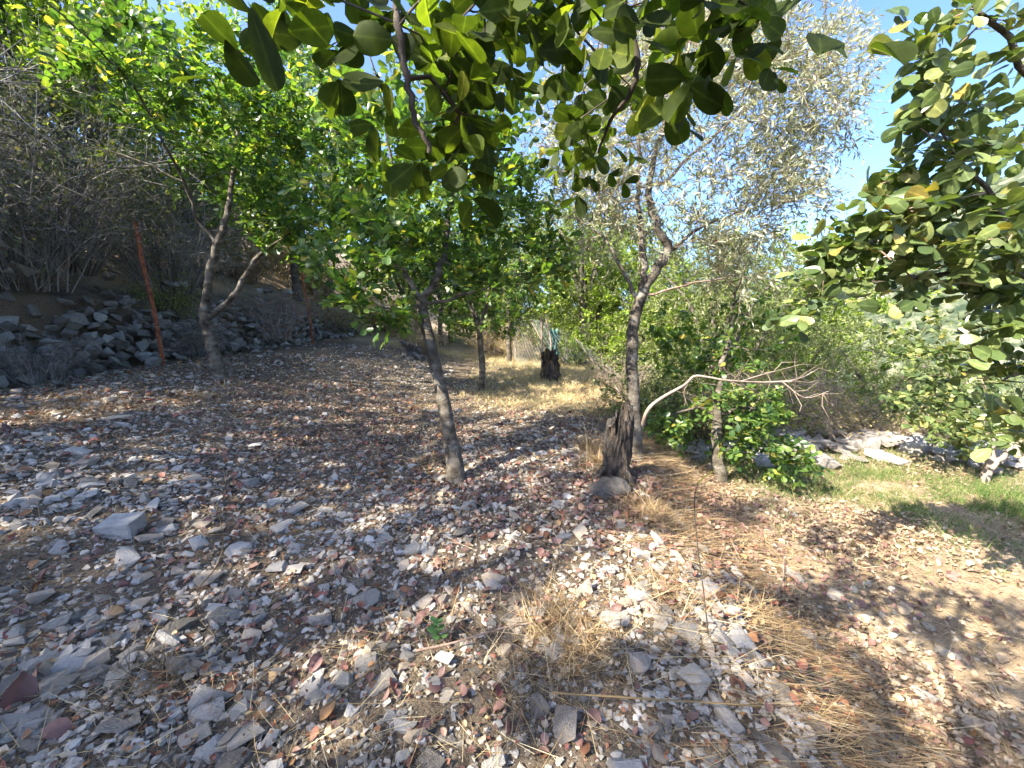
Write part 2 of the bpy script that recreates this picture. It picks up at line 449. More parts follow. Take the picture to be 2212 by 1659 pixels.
CAROB_N = [leaf_shape([.02, .13, .245, .32, .355, .345, .285, .17, .02], [0, .12, .28, .44, .60, .76, .89, .965, .985], f, c, t) for f, c, t in ((.16, .10, 0), (.35, .02, .05), (.05, .22, -.04), (.28, -.12, .02), (.6, .15, 0), (-.15, .3, .08), (.45, -.2, -.06))]
CAROB_M = leaf_shape([.03, .22, .31, .20], [0, .40, .76, .98], .25, .12)
CAROB_S = [leaf_shape([.02, .15, .26, .31, .28, .15, .02], [0, .2, .44, .66, .84, .95, .985], f, c, 0) for f, c in ((.2, .12), (.35, .0), (.1, .22))]
def diamond(w, x, z):
    return np.array([(0, 0, 0), (x, w, z), (x, -w, z), (1, 0, -.1), (x, 0, -.02)]), np.array([(0, 4, 1), (4, 3, 1), (0, 2, 4), (4, 2, 3)])
BROAD_F = diamond(.37, .55, .06)
OLIVE = diamond(.125, .5, .03)
DEAD = [leaf_shape([.04, .26, .34, .30, .05], [0, .25, .5, .78, 1.0], f, c, t) for f, c, t in ((.5, .2, .1), (-.35, -.25, -.1), (.7, -.15, .15), (.1, .35, .2))]
BLADE = (np.array([(0, .5, 0), (0, -.5, 0), (.55, .32, .06), (.55, -.32, .06), (1, 0, .22)]) * np.array([1, .035, 1]), np.array([(0, 1, 3), (0, 3, 2), (2, 3, 4)]))

_sr = np.random.default_rng(21)
STONES = [stone_shape(_sr, int(_sr.integers(11, 18))) for _ in range(22)]
GRAVEL = [stone_shape(_sr, 7) for _ in range(8)]

# ------------------------------------------------------------------ tree growing
class Skeleton:
    def __init__(self, rng):
        self.rng = rng; self.pos = []; self.par = []; self.rmin = []
    def path(self, pts, radii, per=4, jit=.01, root=False):
        pts = [np.asarray(p, float) for p in pts]
        c = catmull(pts, per)
        r = np.interp(np.linspace(0, 1, len(c)), np.linspace(0, 1, len(radii)), radii)
        if root or not self.pos:
            last = -1; s = 0
        else:
            arr = np.array(self.pos)
            last = int(np.argmin(np.linalg.norm(arr - c[0], axis=1))); s = 1
        for i in range(s, len(c)):
            self.pos.append(c[i] + (self.rng.normal(0, jit, 3) if 0 < i else 0)); self.par.append(last); self.rmin.append(r[i])
            last = len(self.pos) - 1
    def grow(self, targets, seg=.2, tip=.003, bend=.3, wob=.06):
        rng = self.rng
        n0 = len(self.pos); cap = n0 + len(targets) * 14 + 10
        A = np.zeros((cap, 3)); A[:n0] = self.pos; n = n0
        pen = np.zeros(cap)
        par = list(self.par); rm = list(self.rmin)
        d0 = np.min(np.linalg.norm(targets[:, None] - A[None, :n0], axis=2), axis=1)
        self.tips = []
        for ti in np.argsort(d0):
            T = targets[ti]
            d = np.linalg.norm(A[:n] - T, axis=1) + .35 * np.clip(A[:n, 2] - T[2], 0, None)
            j = int(np.argmin(d)); p0 = A[j]; L = np.linalg.norm(T - p0)
            pd = unit(p0 - A[par[j]]) if par[j] >= 0 else np.array([0, 0, 1.])
            m = int(np.clip(L / seg, 1, 12))
            c = p0 + pd * L * bend + np.array([0, 0, .12 * L])
            last = j
            for q in range(1, m + 1):
                s = q / m
                pt = (1 - s) ** 2 * p0 + 2 * s * (1 - s) * c + s * s * T + (rng.normal(0, wob * seg, 3) if q < m else 0)
                A[n] = pt; par.append(last); rm.append(0.0); last = n; n += 1
            self.tips.append(last)
        self.P = A[:n]; self.par = np.array(par); rm = np.array(rm)
        acc = np.zeros(n); r = np.zeros(n); e = 2.3
        for i in range(n - 1, -1, -1):
            r[i] = rm[i] if rm[i] > 0 else max(tip, acc[i] ** (1 / e))
            if self.par[i] >= 0: acc[self.par[i]] += r[i] ** e
        for i in range(n):
            if self.par[i] >= 0 and rm[i] == 0: r[i] = min(r[i], r[self.par[i]] * .92)
        self.r = r
        self.tips = np.array(self.tips)
        self.tdir = unit(self.P[self.tips] - self.P[self.par[self.tips]])
        return self
    def wood(self, thick, wob=.07):
        """(trunk tubes, branch tubes): chains whose start is thicker than `thick` go to the trunk."""
        n = len(self.P); ch = [[] for _ in range(n)]; roots = []
        for i in range(n):
            (ch[self.par[i]] if self.par[i] >= 0 else roots).append(i)
        tk, br = Tubes(), Tubes()
        stack = [(r, None) for r in roots]
        while stack:
            i, start = stack.pop()
            pts = []; rad = []
            if start is not None: pts.append(self.P[start]); rad.append(self.r[i])
            while True:
                pts.append(self.P[i]); rad.append(self.r[i])
                if not ch[i]: break
                main = max(ch[i], key=lambda k: self.r[k])
                for k in ch[i]:
                    if k != main: stack.append((k, i))
                i = main
            if len(pts) < 2: continue
            big = rad[0]
            k = 12 if big > .05 else 8 if big > .02 else 5 if big > .008 else 3
            (tk if big >= thick else br).add(pts, rad, k, wob if big > .015 else 0, self.rng)
        return tk, br

def compound_leaves(tips, dirs, rng, ncomp, pairs, size, up=.3, spread=.9, face=.35, gap=.62):
    """Pinnate carob leaves: every leaflet with position, axis, width axis, normal, size."""
    n = len(tips)
    T = np.repeat(tips, ncomp, 0); D = np.repeat(dirs, ncomp, 0); m = len(T)
    R = unit(D * .6 + rng.normal(0, spread, (m, 3)) * .75 + np.array([0, 0, up]))
    sz = size * rng.uniform(.62, 1.25, m)
    ref = unit(rng.normal(0, .45, (m, 3)) + np.array([0, 0, 1]))
    b = unit(np.cross(R, ref)); n0 = np.cross(b, R); n0 = n0 * np.sign(n0[:, 2:3] + 1e-9)
    out = [[], [], [], []]
    for j in range(pairs):
        for sgn in (-1, 1):
            pos = T + R * (sz * (.35 + gap * j))[:, None] + rng.normal(0, .06, (m, 3)) * sz[:, None] + np.array([0, 0, -.04]) * (j * sz)[:, None]
            A = unit(sgn * b * .85 + R * (.25 + .25 * j) + rng.normal(0, .28, (m, 3)))
            N = unit(n0 + rng.normal(0, face, (m, 3)))
            keep = rng.random(m) < .93
            for o, a in zip(out, (pos, A, N, sz * rng.uniform(.8, 1.12, m))): o.append(a[keep])
    pos, A, N, S = [np.concatenate(o) for o in out]
    N = unit(N - A * np.sum(N * A, 1, keepdims=True))
    return pos, A, np.cross(N, A), N, S

def spray_leaves(tips, dirs, rng, ntwig, nleaf, size, tl=.22, droop=.15, up=.2):
    """Leaves set along short twigs (olives and other small-leaved trees); also returns the twigs."""
    T = np.repeat(tips, ntwig, 0); D = np.repeat(dirs, ntwig, 0); m = len(T)
    R = unit(D * .7 + rng.normal(0, .75, (m, 3)) + np.array([0, 0, up]))
    L = tl * rng.uniform(.6, 1.3, m)
    E = T + R * L[:, None] - np.array([0, 0, droop]) * L[:, None]
    pos, A = [], []
    for j in range(nleaf):
        s = (j + rng.uniform(.2, .8, m)) / nleaf
        pos.append(T + (E - T) * s[:, None])
        A.append(unit(unit(E - T) * .75 + rng.normal(0, .55, (m, 3))))
    pos = np.concatenate(pos); A = np.concatenate(A)
    N = unit(rng.normal(0, .7, pos.shape) + np.array([0, 0, .8])); N = unit(N - A * np.sum(N * A, 1, keepdims=True))
    return (pos, A, np.cross(N, A), N, size * rng.uniform(.7, 1.25, len(pos))), T, E

def subset(L, k):
    return tuple(a[k] for a in L)

def split_biggest(L, n, zmax=1e9):
    """Indices of the n leaves that show largest in the photograph, and the rest."""
    u, v, t = proj(L[0])
    ok = (u > -20) & (u < 2232) & (v > -20) & (v < 1679) & (t > .2)
    face = np.abs(np.sum(L[3] * unit(L[0] - np.array([0, 0, CAM_H])), 1))
    score = np.where(ok, L[4] / np.maximum(t, .2) * (.35 + face), 0)
    order = np.argsort(-score)
    big = order[:n]; big = big[score[big] > 0]
    rest = np.setdiff1d(np.arange(len(score)), big)
    return big, rest

_leafmesh = {}
def leaf_objects(root, base, L, idx, mat, shapes=CAROB_N, name='leaf'):
    for q, i in enumerate(idx):
        k = (mat.name, id(shapes), q % len(shapes))
        if k not in _leafmesh:
            me = mk_mesh('leaf', *shapes[q % len(shapes)], mat)
            at = me.attributes.new('rib', 'FLOAT', 'POINT'); at.data.foreach_set('value', np.array([1.0 if j % 3 == 0 else 0.0 for j in range(len(me.vertices))], np.float32))
            _leafmesh[k] = me
        o = bpy.data.objects.new(name, _leafmesh[k]); COL.objects.link(o); o.parent = root
        A, B, N, S, p = L[1][i] * L[4][i], L[2][i] * L[4][i], L[3][i] * L[4][i], L[4][i], L[0][i] - base
        o.matrix_basis = Matrix(((A[0], B[0], N[0], p[0]), (A[1], B[1], N[1], p[1]), (A[2], B[2], N[2], p[2]), (0, 0, 0, 1)))

def px_clusters(rng, spec, dv=0):
    """Leaf-cluster points filling soft ellipsoids given as (u, v, ru, rv, depth, depth half-range, count)."""
    out = []
    for u, v, ru, rv, t, dt, n in spec:
        q = rng.normal(0, 1, (n, 3)); q = unit(q) * (rng.random((n, 1)) ** .42)
        for a in q: out.append(P(u + a[0] * ru, v + dv + a[1] * rv, t + a[2] * dt))
    return np.array(out)

def finish_tree(root, base, sk, L, thick, bark, mat, n_single=0, shape=CAROB_M, shapes=CAROB_S, branch_mat=None, extra=None):
    tk, br = sk.wood(thick)
    if tk.n: obj('trunk', tk.mesh('trunk', M[bark], base), root)
    if extra is not None:
        for a, b in zip(*extra): br.add([a, b], [.0022, .0012], 3)
    if br.n: tag(obj('branches', br.mesh('branches', M[branch_mat or bark], base), root), kind='stuff')
    if n_single:
        big, rest = split_biggest(L, n_single)
        leaf_objects(root, base, L, big, M[mat], shapes)
        L = subset(L, rest)
    V, F = inst(*shape, *L)
    tag(obj('crown', mk_mesh('crown', V - base, F, M[mat]), root), kind='stuff')

# ------------------------------------------------------------------ the near trees
def center_carob():
    rng = np.random.default_rng(11); base = G(985, 1040); t = 3.72
    root = thing('carob_tree', 'young carob tree with a thin leaning grey trunk in the middle of the stony slope', 'tree', base)
    sk = Skeleton(rng)
    sk.path([base - np.array([-.01, 0, .12]), base, P(976, 960, t), P(956, 860, t + .02), P(936, 770, t + .03), P(915, 685, t + .05), P(910, 650, t + .05)], [.15, .088, .067, .061, .056, .053, .052], 4, .004)
    sk.path([P(910, 650, t + .05), P(940, 605, t + .1), P(960, 540, t + .12), P(970, 470, t + .2), P(985, 380, t + .3), P(1005, 270, t + .3), P(990, 140, t + .2)], [.036, .032, .027, .022, .018, .012, .006])
    sk.path([P(910, 650, t + .05), P(878, 600, t), P(845, 555, t - .1), P(828, 505, t - .1), P(850, 410, t - .15), P(835, 270, t - .3), P(800, 120, t - .5)], [.034, .027, .022, .018, .014, .010, .006])
    sk.path([P(912, 655, t + .02), P(880, 668, t - .08), P(840, 665, t - .2), P(800, 640, t - .3), P(750, 590, t - .3)], [.022, .018, .015, .012, .006])
    sk.path([P(915, 655, t + .05), P(990, 640, t + .1), P(1060, 618, t + .2), P(1130, 590, t + .3)], [.02, .015, .010, .006])
    tg = px_clusters(rng, [(800, 545, 125, 95, 3.6, .6, 30), (910, 410, 215, 140, 3.8, .8, 62), (1070, 450, 150, 140, 4.0, .8, 44), (1120, 570, 120, 75, 4.0, .6, 26),
                           (820, 260, 210, 140, 3.7, .9, 46), (1010, 240, 180, 150, 3.9, .9, 34), (860, 690, 34, 50, 3.5, .2, 6), (770, 650, 45, 55, 3.4, .3, 9), (1000, 620, 90, 60, 4.1, .5, 14),
                           (700, 430, 70, 110, 3.8, .5, 12), (800, 80, 200, 120, 3.6, .8, 18)])
    sk.grow(tg, .17, .0028)
    L = compound_leaves(sk.P[sk.tips], sk.tdir, rng, 5, 4, .074, .5)
    finish_tree(root, base, sk, L, .019, 'bark', 'carob', 300)
center_carob()

def left_carob():
    rng = np.random.default_rng(12); base = G(472, 815); t = float(proj(base)[2])
    root = thing('carob_tree', 'forked carob tree in front of the rubble wall, right of the taller rusty post', 'tree', base)
    sk = Skeleton(rng)
    sk.path([base - np.array([0, 0, .15]), base, P(462, 760, t), P(446, 700, t), P(441, 672, t)], [.20, .118, .088, .08, .076], 4, .004)
    sk.path([P(441, 672, t), P(448, 610, t), P(468, 535, t), P(490, 465, t), P(500, 390, t), P(520, 250, t), P(545, 90, t - .2)], [.060, .055, .050, .042, .032, .02, .008])
    sk.path([P(445, 690, t), P(500, 642, t), P(545, 575, t), P(578, 535, t), P(650, 490, t)], [.048, .040, .034, .026, .010])
    sk.path([P(470, 528, t), P(432, 478, t - .1), P(397, 395, t - .4), P(345, 290, t - .9), P(290, 190, t - 1.4), P(215, 110, t - 1.9), P(100, 0, t - 2.4)], [.028, .024, .021, .017, .014, .011, .007])
    sk.path([P(397, 395, t - .4), P(300, 345, t - .5), P(120, 300, t - .5)], [.014, .011, .005])
    tg = px_clusters(rng, [(600, 470, 110, 75, t, .8, 40), (530, 330, 150, 130, t, 1.2, 62), (640, 330, 120, 140, t + .3, 1.2, 52), (560, 150, 170, 130, t, 1.3, 52), (420, 150, 130, 110, t - .8, .8, 26),
                           (220, 110, 150, 80, t - 1.7, .6, 20), (300, 240, 110, 50, t - 1.0, .5, 12), (680, 540, 60, 40, t, .5, 10), (700, 200, 110, 130, t + .4, 1, 30)])
    sk.grow(tg, .22, .0035)
    L = compound_leaves(sk.P[sk.tips], sk.tdir, rng, 6, 4, .088, .5)
    finish_tree(root, base, sk, L, .03, 'bark', 'carob', 300)
left_carob()

def olive():
    rng = np.random.default_rng(13); base = G(1374, 985); t = float(proj(base)[2])
    root = thing('olive_tree', 'tall silvery olive tree growing right behind the old dead stump', 'tree', base)
    sk = Skeleton(rng)
    sk.path([base - np.array([0, 0, .15]), base, P(1370, 900, t), P(1364, 790, t), P(1368, 700, t), P(1384, 640, t)], [.10, .078, .068, .062, .059, .055], 4, .006)
    sk.path([P(1384, 640, t), P(1390, 590, t), P(1388, 530, t), P(1378, 450, t), P(1382, 370, t), P(1368, 240, t), P(1330, 80, t)], [.040, .036, .032, .026, .021, .015, .006])
    sk.path([P(1384, 640, t), P(1412, 590, t), P(1440, 543, t), P(1416, 480, t - .1), P(1402, 400, t - .1), P(1432, 280, t), P(1470, 170, t), P(1505, 40, t), P(1545, -90, t)], [.048, .047, .045, .037, .032, .027, .022, .016, .006])
    sk.path([P(1376, 650, t), P(1342, 580, t), P(1310, 520, t), P(1250, 475, t + .2)], [.022, .018, .013, .005])
    sk.path([P(1440, 543, t), P(1500, 500, t + .1), P(1570, 468, t + .2), P(1660, 440, t + .3)], [.022, .016, .012, .005])
    sk.path([P(1384, 640, t), P(1450, 625, t), P(1560, 600, t + .2), P(1660, 590, t + .4)], [.014, .011, .008, .004])
    sk.path([P(1412, 420, t), P(1500, 330, t + .2), P(1620, 230, t + .3), P(1750, 130, t + .3)], [.02, .016, .012, .005])
    tg = px_clusters(rng, [(1600, 190, 280, 200, t + .2, 1.0, 150), (1500, 50, 350, 140, t + .1, 1.1, 130), (1280, 380, 150, 150, t + .4, .8, 60), (1560, 520, 150, 70, t + .4, .6, 30), (1320, 250, 190, 200, t + .2, .9, 100), (1660, 430, 130, 120, t + .3, .7, 60), (1310, 480, 120, 110, t + .2, .7, 26),
                           (1520, 400, 190, 130, t, .8, 40), (1770, 130, 130, 110, t + .3, .6, 44), (1740, 280, 100, 90, t + .3, .5, 30), (1570, 590, 130, 40, t + .3, .5, 18)])
    sk.grow(tg, .2, .003)
    L, a, b = spray_leaves(sk.P[sk.tips], sk.tdir, rng, 5, 10, .074, .34)
    finish_tree(root, base, sk, L, .02, 'bark', 'olive', 0, OLIVE, branch_mat='bark_red', extra=(a, b))
    # the bleached dead limb that leaves the foot of the trunk to the right, with its dry twigs
    tb = Tubes()
    td = t - .15
    limb = catmull([P(1384, 930, t), P(1400, 885, td), P(1432, 858, td), P(1478, 832, td), P(1500, 813, td), P(1530, 815, td), P(1572, 822, td), P(1650, 826, td + .1), P(1710, 824, td + .2)], 5)
    tb.add(limb, np.linspace(.019, .008, len(limb)), 8, .12, rng)
    tw = Tubes()
    for s, e in (((1650, 826), (1770, 795)), ((1690, 825), (1790, 845)), ((1600, 824), (1700, 795)), ((1570, 822), (1640, 850)), ((1478, 832), (1510, 880))):
        a, b = P(*s, td + .1), P(*e, td + rng.uniform(0, .7)); mid = (a + b) / 2 + rng.normal(0, .05, 3)
        c = catmull([a, mid, b], 4); tb.add(c, np.linspace(.009, .003, len(c)), 5)
        for k in range(7):
            q = c[int(rng.integers(1, len(c)))]; d = unit(unit(b - a) * .6 + rng.normal(0, .8, 3)) * rng.uniform(.1, .35)
            m2 = q + d * .5 + rng.normal(0, .03, 3)
            tw.add([q, m2, q + d + rng.normal(0, .03, 3)], [.004, .003, .0015], 3)
    o = obj('dead_limb', tb.mesh('dead_limb', M['deadwood'], base), root); o['label'] = 'bleached bare limb bent over to the right'
    tag(obj('twigs', tw.mesh('twigs', M['deadwood'], base), o), kind='stuff')
olive()

def overhead_carob():
    rng = np.random.default_rng(14); base = onground(-2.3, -2.0)
    root = thing('carob_tree', 'carob tree whose dark leafy boughs hang over the top edge of the photo', 'tree', base)
    sk = Skeleton(rng)
    b = base
    sk.path([b - np.array([0, 0, .2]), b, b + np.array([.05, .05, .7]), b + np.array([.15, .1, 1.3]), b + np.array([.2, .2, 1.8])], [.15, .12, .105, .10, .09], 4, .01)
    top = b + np.array([.2, .2, 1.8])
    sk.path([top, np.array([-1.1, -.7, 2.5]), np.array([-.55, .1, 2.75]), np.array([-.3, .65, 2.6]), P(845, -60, .80), P(858, 60, .80), P(880, 170, .81), P(900, 260, .83), P(928, 328, .85)], [.05, .028, .015, .010, .0088, .008, .0072, .0064, .005], 5, .003)
    sk.path([np.array([-.55, .1, 2.75]), np.array([0., .55, 2.85]), np.array([.25, .85, 2.55]), P(1350, -30, 1.02), P(1356, 60, 1.02), P(1378, 130, 1.03), P(1362, 200, 1.05), P(1325, 250, 1.1), P(1290, 330, 1.2)], [.022, .018, .013, .009, .0085, .008, .007, .005, .003], 5, .002)
    sk.path([top, np.array([-1.2, -1.0, 2.7]), np.array([-.4, -.9, 3.2]), np.array([.5, -.5, 3.4]), np.array([1.4, .1, 3.3])], [.06, .045, .034, .024, .01])
    sk.path([np.array([.5, -.5, 3.4]), np.array([.55, .3, 3.0]), np.array([.5, .65, 2.45]), P(1580, -30, .82)], [.018, .013, .009, .005])
    sk.path([top, np.array([-1.9, -2.0, 2.8]), np.array([-2.2, -2.8, 3.4])], [.05, .035, .01])
    near = px_clusters(rng, [(720, 5, 170, 50, .82, .10, 8), (540, 5, 70, 50, .85, .08, 2), (930, 50, 130, 70, .85, .12, 11), (1060, 60, 110, 85, .92, .15, 11), (960, 220, 65, 100, .92, .12, 9),
                             (1010, 290, 70, 70, 1.0, .12, 8), (965, 350, 40, 30, 1.0, .1, 3), (1160, 110, 90, 85, 1.15, .2, 8), (1250, 250, 95, 65, 1.6, .2, 13), (1320, 170, 80, 105, 1.5, .2, 13), (1285, 345, 70, 45, 1.7, .2, 9),
                             (1250, 20, 120, 50, 1.0, .15, 9), (1400, 30, 90, 50, .95, .1, 7), (1560, 30, 85, 45, .74, .06, 9), (1620, 60, 40, 30, .72, .05, 3), (1500, 110, 40, 30, .9, .05, 3)], -38)
    c = []
    for ctr, rr, n in (((-1.3, -1.3, 3.5), (1.3, 1.0, .5), 26), ((-2.4, -.2, 3.6), (.8, .8, .5), 7), ((-.75, -.2, 2.95), (.45, .4, .25), 9), ((-.25, .35, 3.0), (.35, .3, .25), 8), ((-2.2, -2.4, 3.7), (1.1, 1.0, .7), 12)):
        q = unit(rng.normal(0, 1, (n, 3))) * rng.random((n, 1)) ** .4
        c.append(np.array(ctr) + q * np.array(rr))
    nf = len(near)
    sk.grow(np.vstack([near] + c), .16, .0022, .2, .05)
    tips = sk.P[sk.tips]
    u, v, t = proj(tips); isnear = (t > 0) & (t < 1.9) & (v > -140) & (u > 400) & (u < 1800)
    L1 = compound_leaves(tips[isnear], unit(sk.tdir[isnear] + np.array([0, 0, -.6])), rng, 1, 3, .068, -.35, .8, .75, .95)
    L2 = compound_leaves(tips[~isnear], sk.tdir[~isnear], rng, 4, 3, .085, .3)
    L = tuple(np.concatenate([a, b2]) for a, b2 in zip(L1, L2))
    # keep the lens clear
    keep = np.linalg.norm(L[0] - np.array([0, 0, CAM_H]), axis=1) > .5
    L = subset(L, keep)
    finish_tree(root, base, sk, L, .02, 'bark_dark', 'carob_shaded', 300, shapes=CAROB_N)
    # one leaf whose lighter colour stands in for sun shining through
    def single(u, v, t, ax, nrm, s, mat, name='leaf', label=None, wide=1.0):
        A = unit(np.array(ax, float)); N = unit(np.array(nrm, float)); N = unit(N - A * np.dot(N, A)); B = np.cross(N, A)
        me = mk_mesh('leaf', *CAROB_N[0], M[mat]); at = me.attributes.new('rib', 'FLOAT', 'POINT'); at.data.foreach_set('value', np.array([1.0 if j % 3 == 0 else 0.0 for j in range(len(me.vertices))], np.float32)); o = bpy.data.objects.new(name, me); COL.objects.link(o); o.parent = root
        p = P(u, v, t) - base - A * s * .5; A, B, N = A * s, B * s * wide, N * s
        o.matrix_basis = Matrix(((A[0], B[0], N[0], p[0]), (A[1], B[1], N[1], p[1]), (A[2], B[2], N[2], p[2]), (0, 0, 0, 1)))
        if label: o['label'] = label
    single(670, 62, .70, (1, 0, .1), (.1, -.8, -.6), .072, 'sun_glow_leaf', label='yellow green leaf painted bright as if sun shone through')
    single(572, 110, .72, (.25, .1, -1), (.5, -.8, .1), .125, 'carob_shaded', wide=.5, label='long dark leaf hanging straight down')
overhead_carob()

def right_carob():
    rng = np.random.default_rng(15); base = onground(3.3, .9)
    root = thing('carob_tree', 'carob tree reaching in from the right edge with sunlit rounded leaves', 'tree', base)
    sk = Skeleton(rng); b = base
    sk.path([b - np.array([0, 0, .2]), b, b + np.array([-.03, .05, .6]), b + np.array([-.1, .12, 1.2]), b + np.array([-.1, .2, 1.7])], [.14, .115, .10, .09, .08], 4, .01)
    top = b + np.array([-.1, .2, 1.7])
    sk.path([top, np.array([3.1, 1.5, 2.0]), P(2240, 600, 2.2), P(2190, 520, 2.1), P(2150, 440, 2.0), P(2120, 395, 2.0), P(2060, 330, 2.0), P(2010, 230, 1.95)], [.05, .035, .022, .017, .013, .010, .007, .004], 4, .003)
    sk.path([top, np.array([3.0, 1.3, 2.5]), np.array([2.7, 1.6, 3.0]), P(2270, 150, 1.8), P(2180, 80, 1.75), P(2120, 30, 1.7), P(2080, -20, 1.7)], [.05, .035, .025, .014, .011, .008, .004], 4, .003)
    sk.path([b + np.array([-.1, .12, 1.2]), np.array([2.9, 1.7, 1.6]), P(2200, 590, 2.3), P(2060, 590, 2.3), P(1920, 610, 2.35), P(1800, 610, 2.4), P(1730, 650, 2.4)], [.045, .03, .018, .014, .010, .007, .004], 4, .003)
    sk.path([b + np.array([-.03, .05, .8]), np.array([3.0, 1.8, 1.2]), P(2230, 800, 2.5), P(2160, 830, 2.5)], [.03, .02, .012, .005])
    tg = px_clusters(rng, [(2120, 60, 110, 70, 1.75, .15, 7), (2010, 110, 55, 50, 1.8, .1, 5), (1995, 150, 35, 30, 1.8, .08, 3), (2080, 230, 100, 50, 1.9, .15, 7), (2000, 260, 50, 40, 1.9, .1, 4), (2080, 330, 110, 45, 2.0, .2, 9), (2180, 300, 60, 60, 1.95, .2, 7),
                           (1960, 430, 110, 50, 2.1, .2, 15), (2080, 470, 120, 70, 2.1, .2, 17), (2180, 520, 70, 80, 2.0, .2, 13), (1880, 530, 120, 50, 2.3, .2, 15), (1820, 590, 90, 50, 2.4, .2, 12), (1745, 660, 60, 40, 2.4, .15, 9),
                           (2000, 590, 130, 50, 2.3, .2, 15), (2150, 650, 80, 90, 2.2, .2, 18), (2190, 800, 55, 110, 2.3, .2, 15), (2180, 930, 50, 50, 2.4, .2, 6)])
    c = []
    for ctr, rr, n in (((3.4, 1.0, 3.4), (1.2, .9, .8), 50), ((2.9, 1.4, 2.9), (.4, .3, .3), 6), ((3.0, 1.6, 1.6), (.25, .3, .3), 6), ((4.0, 2.0, 2.6), (.7, .8, .8), 24), ((3.8, .2, 2.4), (.8, .8, .9), 26)):
        q = unit(rng.normal(0, 1, (n, 3))) * rng.random((n, 1)) ** .4
        c.append(np.array(ctr) + q * np.array(rr))
    sk.grow(np.vstack([tg] + c), .16, .0025, .25, .05)
    L = compound_leaves(sk.P[sk.tips], sk.tdir, rng, 2, 3, .086, .2, .9, .55)
    u, v, t = proj(L[0])
    sk_y = (u < 1945) & (v < 360)
    L = subset(L, ~((t > 0) & sk_y & (u > 1700)))
    finish_tree(root, base, sk, L, .02, 'bark', 'carob_right', 300, shapes=CAROB_N, branch_mat='bark_red')
right_carob()

def small_right_carob():
    rng = np.random.default_rng(16); base = G(1560, 1045); t = float(proj(base)[2])
    root = thing('carob_tree', 'low bushy carob with a short dark trunk on the right, foliage drooping to the ground', 'tree', base)
    sk = Skeleton(rng)
    sk.path([base - np.array([0, 0, .1]), base, P(1552, 980, t), P(1547, 910, t), P(1552, 850, t)], [.085, .07, .06, .055, .045], 4, .005)
    sk.path([P(1552, 850, t), P(1560, 780, t), P(1580, 700, t + .1), P(1600, 620, t + .1)], [.035, .025, .016, .006])
    sk.path([P(1548, 900, t), P(1500, 880, t), P(1440, 900, t + .1)], [.025, .016, .006])
    sk.path([P(1548, 900, t), P(1620, 880, t), P(1680, 920, t)], [.025, .016, .006])
    tg = px_clusters(rng, [(1600, 880, 90, 55, t, .5, 30), (1450, 930, 60, 45, t + .1, .3, 16), (1660, 940, 55, 65, t - .1, .4, 24), (1710, 1000, 45, 40, t - .1, .3, 12), (1580, 970, 80, 40, t + .1, .3, 12), (1520, 790, 110, 60, t + .3, .4, 24), (1620, 720, 110, 80, t + .3, .5, 24), (1460, 740, 70, 70, t + .4, .4, 14)])
    sk.grow(tg, .17, .0028)
    L = compound_leaves(sk.P[sk.tips], sk.tdir, rng, 4, 3, .075, .1)
    finish_tree(root, base, sk, L, .03, 'bark', 'carob', 300)
small_right_carob()

def ledge_carob():
    rng = np.random.default_rng(17); base = G(2126, 1040); t = float(proj(base)[2])
    root = thing('carob_sapling', 'sapling with two pale bare stems standing before the sunlit ledge', 'tree', base)
    sk = Skeleton(rng)
    sk.path([base - np.array([0, 0, .1]), base, P(2135, 1005, t), P(2146, 965, t), P(2150, 900, t + .1), P(2120, 820, t + .2)], [.055, .045, .036, .03, .024, .008], 4, .004)
    sk.path([base, P(2150, 1000, t - .05), P(2178, 975, t - .1), P(2200, 900, t - .1)], [.034, .03, .026, .01], 4, .004)
    tg = px_clusters(rng, [(2020, 850, 100, 90, t + .2, .5, 34), (2110, 800, 100, 110, t + .3, .6, 34), (2080, 920, 90, 50, t, .4, 20), (1980, 740, 60, 60, t + .5, .4, 8), (2170, 930, 60, 50, t, .3, 12)])
    sk.grow(tg, .17, .0028)
    L = compound_leaves(sk.P[sk.tips], sk.tdir, rng, 4, 3, .078, .2)
    finish_tree(root, base, sk, L, .025, 'deadwood', 'carob_right', 0, branch_mat='bark_red')
ledge_carob()

def left_out_carob():
    rng = np.random.default_rng(18); base = onground(-4.6, 1.2)
    root = thing('carob_tree', 'carob tree at the left edge, its leaves in the top left corner', 'tree', base)
    sk = Skeleton(rng); b = base
    sk.path([b - np.array([0, 0, .2]), b, b + np.array([.05, .05, .8]), b + np.array([.1, .2, 1.6])], [.15, .12, .10, .09], 4, .01)
    top = b + np.array([.1, .2, 1.6])
    for e in ((.9, 1.2, 1.9), (-.9, .4, 2.2), (.5, -.9, 2.2), (-.3, 1.2, 2.3)):
        sk.path([top, top + np.array(e) * .5 + np.array([0, 0, .2]), top + np.array(e) * np.array([1, 1, .9])], [.05, .035, .012])
    c = []
    for ctr, rr, n in (((-4.6, 1.3, 4.2), (1.3, 1.3, .7), 34), ((-3.7, 2.6, 4.3), (.9, .8, .5), 22), ((-5.0, 2.6, 4.0), (.8, .9, .7), 20)):
        q = unit(rng.normal(0, 1, (n, 3))) * rng.random((n, 1)) ** .4
        c.append(np.array(ctr) + q * np.array(rr))
    sk.grow(np.vstack(c), .22, .003)
    L = compound_leaves(sk.P[sk.tips], sk.tdir, rng, 5, 3, .085, .3)
    finish_tree(root, base, sk, L, .03, 'bark', 'carob', 0)
left_out_carob()

